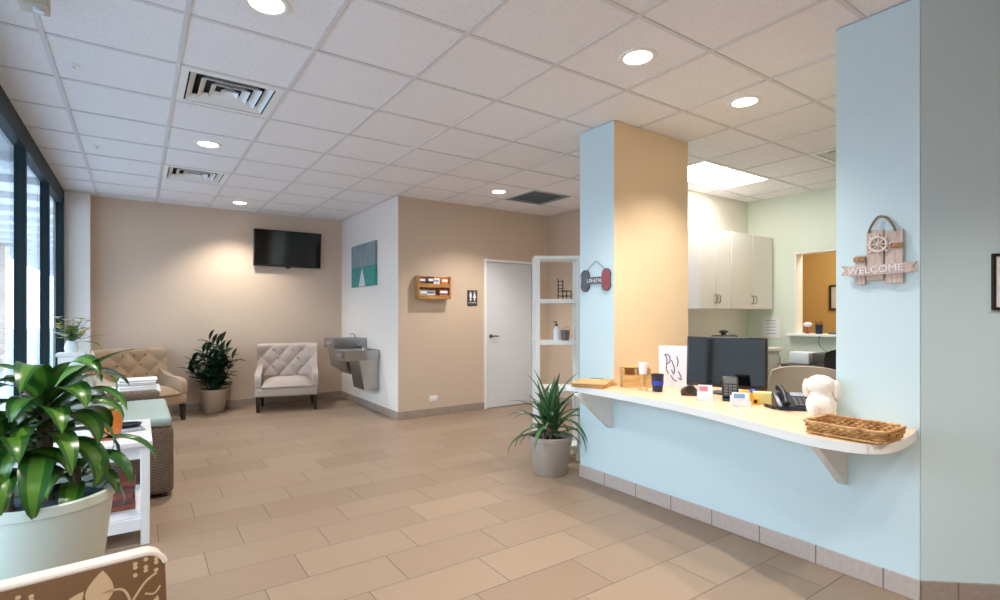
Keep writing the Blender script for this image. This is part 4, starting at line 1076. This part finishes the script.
t = thing('tape_dispenser', 'dark brown tape dispenser in front of the monitor left corner', 'tape dispenser', (2.985, 2.02, CT + 0.001), math.radians(-50))
mb = MB(); R = Matrix(((1, 0, 0, 0), (0, 0, 1, -0.025), (0, 1, 0, 0), (0, 0, 0, 1)))
mb.prism(catmull([(-0.08, 0.0), (-0.082, 0.03), (-0.05, 0.055), (-0.01, 0.062), (0.02, 0.035), (0.05, 0.025), (0.075, 0.04), (0.08, 0.0)], 4), 0, 0.05, X=R); mb.build('body', 'brown', t)
mb = MB(); mb.cyl((0, 0, 0), 0.024, -0.0275, 0.0275, 20, X=Matrix.Translation((-0.03, 0, 0.04)) @ Matrix.Rotation(PI / 2, 4, 'X')); mb.build('tape_roll', 'legwood', t)
def card_holder(label, loc, rz, mats, w=0.09, h=0.075):
    t = thing('card_holder', label, 'card holder', loc, rz)
    mb = MB(); mb.box(-w / 2, w / 2, -0.03, 0.03, 0, 0.005); mb.box(-w / 2, w / 2, -0.03, -0.026, 0.005, 0.03); mb.box(-w / 2, w / 2, 0.02, 0.026, 0.005, 0.055); mb.box(-w / 2, -w / 2 + .004, -0.026, 0.02, 0.005, 0.03); mb.box(w / 2 - .004, w / 2, -0.026, 0.02, 0.005, 0.03); mb.build('tray', 'frost', t)
    mb = MB(); mb.box(-w / 2 + .005, w / 2 - .005, -0.018, -0.002, 0, h, 0, X=Matrix.Translation((0, 0, .006)) @ Matrix.Rotation(-.08, 4, 'X')); mb.box(-w / 2 + .012, w / 2 - .03, -0.0188, -0.0182, h * .55, h * .9, 1, X=Matrix.Translation((0, 0, .006)) @ Matrix.Rotation(-.08, 4, 'X')); mb.build('cards', mats, t)
    return t
card_holder('card holder with pink and white cards in front of the monitor', (2.885, 1.88, CT + 0.001), math.radians(-55), ['signwhite', 'pink'], 0.09, 0.085)
card_holder('card holder with white and blue cards nearest the counter edge', (2.868, 1.645, CT + 0.001), math.radians(-48), ['signwhite', 'cardblue'], 0.10, 0.07)
t = thing('card_terminal', 'upright black card terminal in front of the monitor', 'card terminal', (2.985, 1.775, CT + 0.001), math.radians(-58))
XT = Matrix.Translation((0, 0, 0.016)) @ Matrix.Rotation(-0.45, 4, 'X')
mb = MB(); mb.box(-0.045, 0.045, -0.02, 0.015, 0, 0.135, 0, 0.006, 2, X=XT); mb.box(-0.045, 0.045, -0.035, 0.07, 0, 0.014, 0, 0.004); mb.build('body', 'black', t)
mb = MB(); mb.box(-0.035, 0.035, -0.0215, -0.0202, 0.085, 0.125, X=XT); mb.build('display', 'greyplastic', t)
mb = MB()
for i in range(3):
    for j in range(4): mb.box(-0.034 + i * .024, -0.014 + i * .024, -0.0235, -0.0202, 0.01 + j * .018, 0.023 + j * .018, 0, 0.001, 1, X=XT)
mb.build('keypad', 'greyplastic', t)
mb = MB(); mb.cyl((0, 0, 0), 0.017, 0, 0.045, 16); mb.ell((0, 0, 0.055), (0.022, 0.022, 0.016), 0, 14, 8)
tag(mb.build('hand_stamp', 'royal', loc=(3.105, 1.70, CT + 0.001)), 'small royal blue stamp below the monitor screen', 'stamp')
t = thing('tape_gun', 'yellow and black plastic dispenser beside the white and blue cards', 'dispenser', (2.972, 1.655, CT + 0.001), math.radians(-52))
mb = MB(); mb.prism(catmull([(-0.05, 0), (-0.055, 0.05), (-0.03, 0.075), (0.01, 0.07), (0.03, 0.04), (0.055, 0.03), (0.055, 0.0)], 4), 0, 0.04, X=Matrix(((1, 0, 0, 0), (0, 0, 1, -.02), (0, 1, 0, 0), (0, 0, 0, 1)))); mb.build('body', 'yellow', t)
mb = MB(); mb.box(0.022, 0.045, -0.0215, 0.0215, 0.006, 0.03, 0, 0.003, 1); mb.build('blade', 'black', t)
t = thing('note_block', 'pale yellow note block left of the black telephone', 'note block', (3.065, 1.615, CT + 0.001), math.radians(-50))
mb = MB(); mb.box(-0.055, 0.055, -0.03, 0.03, 0, 0.065, 0, 0.001, 1); mb.build('notes', 'note', t)
mb = MB(); mb.box(-0.057, 0.057, 0.0305, 0.034, 0, 0.05); mb.build('backing', 'oak', t)

# telephone
t = thing('desk_telephone', 'black desk telephone with handset on the counter', 'telephone', (3.02, 1.435, CT + 0.001), math.radians(-48))
mb = MB(); mb.prism([(-0.07, 0), (-0.07, 0.02), (0.06, 0.085), (0.075, 0.08), (0.075, 0)], -0.085, 0.085, X=Matrix(((0, 0, 1, 0), (1, 0, 0, 0), (0, 1, 0, 0), (0, 0, 0, 1))))
es = [e for e in mb.bm.edges if len(e.link_faces) == 2]; bmesh.ops.bevel(mb.bm, geom=es, offset=0.006, segments=2, profile=.5, affect='EDGES'); mb.build('base', 'navy', t)
XT = Matrix.Translation((0, -0.07, 0.02)) @ Matrix.Rotation(0.464, 4, 'X')
mb = MB()
for i in range(3):
    for j in range(4): mb.box(0.0 + i * .024, 0.018 + i * .024, 0.012 + j * .02, 0.026 + j * .02, 0.0015, 0.007, 0, 0.001, 1, X=XT)
mb.build('keypad', 'greyplastic', t)
mb = MB(); mb.box(0.0, 0.07, 0.10, 0.135, 0.0015, 0.005, X=XT); mb.build('display', 'greypaper', t)
mb = MB(); q = [tuple(XT @ Vector(p)) for p in catmull([(-0.05, -0.005, 0.022), (-0.05, 0.02, 0.035), (-0.05, 0.07, 0.045), (-0.05, 0.12, 0.035), (-0.05, 0.15, 0.022)], 4)]
mb.tube(q, [0.02] * 3 + [0.015] * (len(q) - 6) + [0.02] * 3, 12); mb.build('handset', 'black', t)
mb = MB(); mb.tube([(-0.095 + 0.008 * math.cos(k * 1.3) - 0.0006 * k, -0.06 + k * 0.0016, 0.009 + 0.008 * math.sin(k * 1.3)) for k in range(60)], 0.0022, 5); mb.build('cord', 'black', t)

# white fluffy dog
t = thing('toy_dog', 'white fluffy toy dog sitting on the counter by the pillar', 'toy', (2.868, 1.222, CT + 0.001), math.radians(110))
mb = MB()
mb.ell((0, 0.01, 0.066), (0.066, 0.062, 0.066), 0, 26, 18, 0.05); mb.ell((0, -0.004, 0.10), (0.056, 0.05, 0.06), 0, 24, 16, 0.05)
mb.ell((0, -0.012, 0.165), (0.066, 0.058, 0.052), 0, 26, 16, 0.05); mb.ell((0, -0.06, 0.152), (0.03, 0.03, 0.024), 0, 18, 12, 0.05)
for s_ in (-1, 1):
    mb.ell((s_ * 0.038, -0.05, 0.03), (0.022, 0.03, 0.03), 0, 16, 10, 0.05); mb.ell((s_ * 0.036, -0.055, 0.06), (0.018, 0.018, 0.05), 0, 16, 10, 0.05)
bd = mb.build('body', 'fluff', t, angle=80)
for s_ in (-1, 1):
    mb = MB(); mb.ell((s_ * 0.064, -0.012, 0.148), (0.018, 0.03, 0.046), 0, 18, 12, 0.06); mb.build('ear', 'fluff', t, angle=80)
mb = MB(); mb.ell((0, -0.091, 0.157), (0.008, 0.006, 0.006), 0, 10, 8); mb.build('nose', 'black', t)
for s_ in (-1, 1):
    mb = MB(); mb.ell((s_ * 0.022, -0.069, 0.175), 0.005, 0, 10, 8); mb.build('eye', 'black', t)
mb = MB(); mb.ell((0.03, 0.075, 0.05), (0.025, 0.035, 0.04), 0, 16, 10, 0.06); mb.build('tail', 'fluff', t, angle=80)

# wicker tray
t = thing('wicker_tray', 'shallow woven wicker tray on the curved counter end', 'tray', (2.585, 0.972, CT + 0.001), PI / 2)
TW, TD = 0.143, 0.108
def perim(n, off=0.0, r=0.02):
    P = []
    a, b = TW + off, TD + off
    seg = [((-a + r, -b), (a - r, -b)), ((a, -b + r), (a, b - r)), ((a - r, b), (-a + r, b)), ((-a, b - r), (-a, -b + r))]
    tot = sum(math.dist(*s_) for s_ in seg); 
    for k in range(n):
        d = tot * k / n
        for s_ in seg:
            l = math.dist(*s_)
            if d <= l: P.append((s_[0][0] + (s_[1][0] - s_[0][0]) * d / l, s_[0][1] + (s_[1][1] - s_[0][1]) * d / l)); break
            d -= l
    return P
mb = MB(); N = 60
def nrm(p):
    v = Vector((p[0] / TW ** 1, p[1] / TD ** 1)); 
    return Vector((math.copysign(1, p[0]), 0)) if abs(abs(p[0]) - TW) < abs(abs(p[1]) - TD) else Vector((0, math.copysign(1, p[1])))
for row in range(4):
    pts = []; P = perim(N * 4)
    for k, p in enumerate(P):
        n_ = nrm(p); o_2 = 0.0055 * math.cos(PI * k / 4 + (PI if row % 2 else 0)) ; fl_ = 0.010 * row / 3
        pts.append((p[0] + n_.x * (o_2 + fl_), p[1] + n_.y * (o_2 + fl_), 0.010 + row * 0.0095))
    mb.tube(pts, 0.0052, 6, 0, True)
for k, p in enumerate(perim(N)):
    n_ = nrm(p); mb.tube([(p[0], p[1], 0.004), (p[0] + n_.x * .012, p[1] + n_.y * .012, 0.046)], 0.003, 5)
mb.build('woven_side', 'basket', t)
mb = MB(); P = perim(N * 2, 0.011)
for ph in (0, PI):
    mb.tube([(p[0], p[1] , 0.0495 + 0.003 * math.sin(PI * k / 3 + ph)) if abs(abs(p[0]) - TW - .011) > .002 else (p[0] + 0.003 * math.cos(PI * k / 3 + ph), p[1], 0.0495 + 0.003 * math.sin(PI * k / 3 + ph)) for k, p in enumerate(P)], 0.0058, 6, 0, True)
mb.build('rim', 'basket', t)
mb = MB(); mb.box(-TW + .006, TW - .006, -TD + .006, TD - .006, 0.001, 0.006)
for k in range(12):
    y = -TD + 0.015 + k * 0.02
    mb.tube([(-TW + .008 + i * (2 * TW - .016) / 40, y, 0.009 + 0.002 * math.cos(PI * i + PI * k)) for i in range(41)], 0.004, 5)
mb.build('base', 'basket', t)

# ================================================================== OFFICE BEYOND THE COUNTER
def wall_cabinet(label, x0, x1):
    t = thing('wall_cabinet', label, 'cabinet', (x0, YO, 1.37), 0, 'white wall cabinets')
    w = x1 - x0; yf = -0.333
    mb = MB(); mb.box(0.001, w - 0.001, yf + 0.02, -0.001, 0, 0.90, 0, 0.001, 1); mb.build('body', 'lam', t)
    for k in range(2):
        mb = MB(); a = 0.003 + k * w / 2; b = w / 2 - 0.003 + k * w / 2
        mb.box(a, b, yf, yf + 0.0195, 0.003, 0.897, 0, 0.002, 1); d = mb.build('door', 'lam', t)
        hx = (w / 2 - 0.035) if k == 0 else (w / 2 + 0.035)
        mb = MB(); mb.tube(catmull([(hx, yf, 0.06), (hx, yf - 0.028, 0.075), (hx, yf - 0.03, 0.11), (hx, yf - 0.028, 0.145), (hx, yf, 0.16)], 4), 0.005, 8); mb.build('handle', 'nickel', d)
    return t
wc0 = wall_cabinet('white wall cabinet at the office corner, right of the pair', 5.70, 6.62)
wall_cabinet('white wall cabinet nearer the column, left of the pair', 5.102, 5.695)
t = thing('base_cabinet', 'white base cabinet with countertop under the wall cabinets', 'cabinet', (5.12, YO, 0))
mb = MB(); mb.box(0, 1.10, -0.60, -0.002, 0.10, 0.88, 0, 0.002, 1); mb.box(0.0, 1.10, -0.54, -0.002, 0, 0.0995); mb.build('body', 'lam', t)
for k in range(3):
    mb = MB(); mb.box(0.004 + k * .365, 0.361 + k * .365, -0.62, -0.6005, 0.11, 0.87, 0, 0.002, 1); d = mb.build('door', 'lam', t)
    mb = MB(); mb.tube([(0.32 + k * .365, -0.62, 0.72), (0.32 + k * .365, -0.645, 0.74), (0.32 + k * .365, -0.645, 0.82), (0.32 + k * .365, -0.62, 0.84)], 0.005, 8); mb.build('handle', 'nickel', d)
mb = MB(); mb.box(-0.015, 1.115, -0.64, -0.002, 0.8805, 0.92, 0, 0.004, 2); mb.build('countertop', 'lam', t)
t = thing('label_printer', 'small black machine on the back counter under the wall cabinets', 'machine', (5.52, 3.36, 0.921))
mb = MB(); mb.box(-0.15, 0.15, -0.09, 0.09, 0, 0.15, 0, 0.03, 3); mb.build('housing', 'black', t)
mb = MB(); mb.cyl((-0.01, 0, 0), 0.03, 0.1505, 0.18, 18, r2=0.025); mb.ell((-0.01, 0, 0.19), (0.05, 0.05, 0.018)); mb.build('knob', 'black', t)
t = thing('wall_notice', 'white framed notice on the green office wall under the cabinet', 'notice', (XO, 3.40, 1.14))
mb = MB(); mb.box(-0.012, -0.001, -0.115, 0.115, -0.14, 0.14, 0, 0.002, 1); mb.build('frame', 'lam', t)
mb = MB(); mb.box(-0.0135, -0.0122, -0.09, 0.09, -0.115, 0.115)
mb.build('sheet', 'paper', t)
mb = MB()
for k in range(5): mb.box(-0.0145, -0.0136, -0.06 + .01 * (k % 2), 0.06, 0.08 - k * .04, 0.088 - k * .04)
mb.build('lines', 'greypaper', t)
# desk along the green wall
t = thing('office_desk', 'dark office desk along the green wall below the pass-through', 'desk', (5.85, 1.15, 0))
mb = MB(); mb.box(0, 0.77, 0, 1.75, 0.735, 0.765, 0, 0.004); mb.build('desktop', 'deskdark', t)
for y in (0.02, 1.70):
    mb = MB(); mb.box(0.03, 0.75, y, y + 0.03, 0, 0.7345); mb.build('side_panel', 'deskdark', t)
mb = MB(); mb.box(0.70, 0.72, 0.0505, 1.6995, 0.25, 0.7345); mb.build('modesty_panel', 'deskdark', t)
t = thing('desk_printer', 'low dark grey printer on the dark office desk', 'printer', (6.15, 2.42, 0.766))
mb = MB(); mb.box(-0.19, 0.19, -0.21, 0.21, 0, 0.13, 0, 0.015, 3); mb.build('body', 'deskdark', t)
mb = MB(); mb.box(-0.26, -0.19, -0.14, 0.14, 0.01, 0.02); mb.build('paper_tray', 'greyplastic', t)
mb = MB(); mb.box(-0.10, 0.16, -0.16, 0.16, 0.1305, 0.136, 0, 0.002, 1); mb.build('lid', 'greyplastic', t)
mb = MB(); mb.box(-0.09, 0.09, -0.10, 0.10, 0, 0.13, 0, 0.012, 3); b_ = mb.build('file_box', 'frost', loc=(6.05, 2.76, 0.766)); tag(b_, 'pale white box on the desk between the monitor and the printer', 'box')
t = thing('cordless_phone', 'white phone in its cradle on the desk right of the printer', 'telephone', (5.98, 2.13, 0.766), 0.3)
mb = MB(); mb.box(-0.05, 0.05, -0.05, 0.05, 0, 0.03, 0, 0.01, 3); mb.build('cradle', 'lam', t)
mb = MB(); mb.box(-0.018, 0.012, -0.028, 0.028, 0.0305, 0.17, 0, 0.010, 3); mb.build('handset', 'lam', t)
# taupe chair back and black chair
def office_chair(label, loc, rz, fab, w=0.25, hb=0.90, drape=False):
    t = thing('office_chair', label, 'chair', loc, rz)
    mb = MB(); mb.box(-w, w, -0.24, 0.22, 0.44, 0.52, 0, 0.035, 4); mb.build('seat', fab, t)
    mb = MB()
    def bf(u, v):
        x = (u - .5) * 2 * w; z = 0.54 + v * (hb - 0.54); e = 1 - 0.10 * (abs(u - .5) * 2) ** 3 * v
        return (x * (1 - 0.12 * v ** 4), 0.20 + 0.10 * v - 0.06 * (1 - ((u - .5) * 2) ** 2) + 0.02, 0.54 + (z - 0.54) * e)
    A = mb.grid(bf, 20, 16); B = mb.grid(lambda u, v: tuple(Vector(bf(u, v)) + Vector((0, 0.06, 0))), 20, 16, 0, True)
    for i in range(20): mb.bm.faces.new([A[i][16], A[i + 1][16], B[i + 1][16], B[i][16]]); mb.bm.faces.new([A[i][0], B[i][0], B[i + 1][0], A[i + 1][0]])
    for j in range(16): mb.bm.faces.new([A[0][j], A[0][j + 1], B[0][j + 1], B[0][j]]); mb.bm.faces.new([A[20][j], B[20][j], B[20][j + 1], A[20][j + 1]])
    mb.build('backrest', fab, t, angle=60)
    mb = MB(); mb.cyl((0, 0, 0), 0.028, 0.10, 0.43, 16); mb.box(-0.03, 0.03, 0.20, 0.26, 0.40, 0.56); mb.box(-0.03, 0.03, -0.05, 0.26, 0.40, 0.435); mb.build('column', 'black', t)
    for k in range(5):
        a = k * 2 * PI / 5; mb = MB(); mb.tube([(0, 0, 0.11), (0.26 * math.cos(a), 0.26 * math.sin(a), 0.075)], [0.022, 0.014], 8); mb.ell((0.26 * math.cos(a), 0.26 * math.sin(a), 0.03), (0.028, 0.028, 0.03), 0, 12, 8); mb.build('leg', 'black', t)
    return t
office_chair('taupe upholstered chair behind the counter between monitor and toy dog', (4.62, 2.10, 0), math.radians(118), 'taupe', 0.27, 0.90)
office_chair('black office chair at the dark desk near the blue pillar', (5.35, 1.90, 0), math.radians(95), 'black', 0.24, 1.02)
# sill items
t = thing('pencil_cup', 'dark pencil cup on the sill of the pass-through opening', 'cup', (XO + 0.02, 2.86, SILL + 0.001))
mb = MB(); mb.lathe([(0, 0), (0.036, 0), (0.042, 0.11), (0.039, 0.11), (0.034, 0.006), (0, 0.006)], 22); mb.build('cup', 'navy', t)
mb = MB()
for k in range(4): mb.tube([(0.012 * math.cos(k * 1.6), 0.012 * math.sin(k * 1.6), 0.008), (0.035 * math.cos(k * 1.6), 0.035 * math.sin(k * 1.6), 0.15)], 0.004, 6)
mb.build('pens', 'black', t)
t = thing('small_bird_figurine', 'small red and white ornament on the pass-through sill', 'ornament', (XO + 0.02, 2.99, SILL + 0.001))
mb = MB(); mb.lathe([(0, 0), (0.025, 0), (0.02, 0.02), (0.008, 0.04), (0.008, 0.08), (0, 0.08)], 16); mb.build('stand', 'red', t)
mb = MB(); mb.ell((0, -0.005, 0.11), (0.025, 0.05, 0.03)); mb.build('body', 'signwhite', t)
mb = MB(); mb.box(-0.04, 0.04, -0.05, 0.05, 0, 0.025, 0, 0.006, 2); tag(mb.build('stapler_box', 'greyplastic', loc=(XO + 0.02, 2.70, SILL + 0.001)), 'small grey box on the pass-through sill beside the pencil cup', 'box')
mb = MB(); mb.tube(catmull([(XO - 0.106, 2.80, SILL - 0.015), (XO - 0.11, 2.80, 0.95), (XO - 0.14, 2.68, 0.87), (XO - 0.12, 2.45, 0.85), (6.40, 2.15, 0.786), (6.20, 2.13, 0.786), (6.034, 2.135, 0.78)], 6), 0.004, 6)
tag(mb.build('power_cord', 'greyplastic'), 'thin grey cord hanging from the pass-through sill to the desk', 'cord')
t = thing('framed_picture', 'black framed picture on the ochre wall beyond the opening', 'picture', (8.3, 3.29, 1.546))
mb = MB(); w, h = 0.13, 0.18
for b in ((-w, w, h - .025, h), (-w, w, -h, -h + .025), (-w, -w + .025, -h + .025, h - .025), (w - .025, w, -h + .025, h - .025)): mb.box(-0.022, -0.001, b[0], b[1], b[2], b[3])
mb.build('frame', 'black', t)
mb = MB(); mb.box(-0.010, -0.001, -w + .025, w - .025, -h + .025, h - .025); mb.build('sheet', 'beigebox', t)

# ================================================================== LIGHT
def spot(x, y, e, size=118, blend=0.7, col=(1.0, 0.94, 0.86)):
    l = bpy.data.lights.new('downlight_beam', 'SPOT'); l.energy = e; l.spot_size = math.radians(size); l.spot_blend = blend; l.color = col; l.shadow_soft_size = 0.06
    o = bpy.data.objects.new('downlight_beam', l); COL.objects.link(o); o.location = (x, y, H - 0.012); return o
for k, (x, y, _) in enumerate(LIGHTS): spot(x, y, 130 if k == 4 else 155)
def area(name, loc, rot, sx, sy, e, col=(1, 1, 1), portal=False):
    l = bpy.data.lights.new(name, 'AREA'); l.shape = 'RECTANGLE'; l.size = sx; l.size_y = sy; l.energy = e; l.color = col
    if portal: l.cycles.is_portal = True
    o = bpy.data.objects.new(name, l); COL.objects.link(o); o.location = loc; o.rotation_euler = rot; return o
area('far_room_fill', (7.5, 2.4, H - 0.05), (0, 0, 0), 0.6, 0.6, 45, (1, 0.93, 0.82))  # unseen light added for the ochre room beyond the pass-through

w = bpy.data.worlds.new('World'); SC.world = w; w.use_nodes = True
nt = w.node_tree; nt.nodes.clear()
out = nt.nodes.new('ShaderNodeOutputWorld'); bg = nt.nodes.new('ShaderNodeBackground'); bg.inputs[1].default_value = 8.0
bg.inputs[0].default_value = (0.70, 0.85, 1.04, 1)
nt.links.new(bg.outputs[0], out.inputs[0])

# ================================================================== CAMERA
cd = bpy.data.cameras.new('Camera'); cam = bpy.data.objects.new('Camera', cd); COL.objects.link(cam)
cam.location = (0, 0, 1.3171); cam.rotation_euler = (PI / 2, 0, -0.5950)
cd.sensor_width = 36; cd.sensor_fit = 'HORIZONTAL'; cd.lens = 516.797 / 1000 * 36
cd.shift_x = 0.012447; cd.shift_y = 0.01337; cd.clip_start = 0.05; cd.clip_end = 200
SC.camera = cam
vs = SC.view_settings
SC.display_settings.display_device = 'sRGB'
vs.view_transform = 'Standard'; vs.look = 'None'; vs.gamma = 1; vs.exposure = 0.0
try: vs.use_curve_mapping = False
except Exception: pass
SC.cycles.max_bounces = 10; SC.cycles.diffuse_bounces = 6; SC.cycles.transparent_max_bounces = 12
SC.cycles.sample_clamp_indirect = 6; SC.cycles.caustics_reflective = False; SC.cycles.caustics_refractive = False
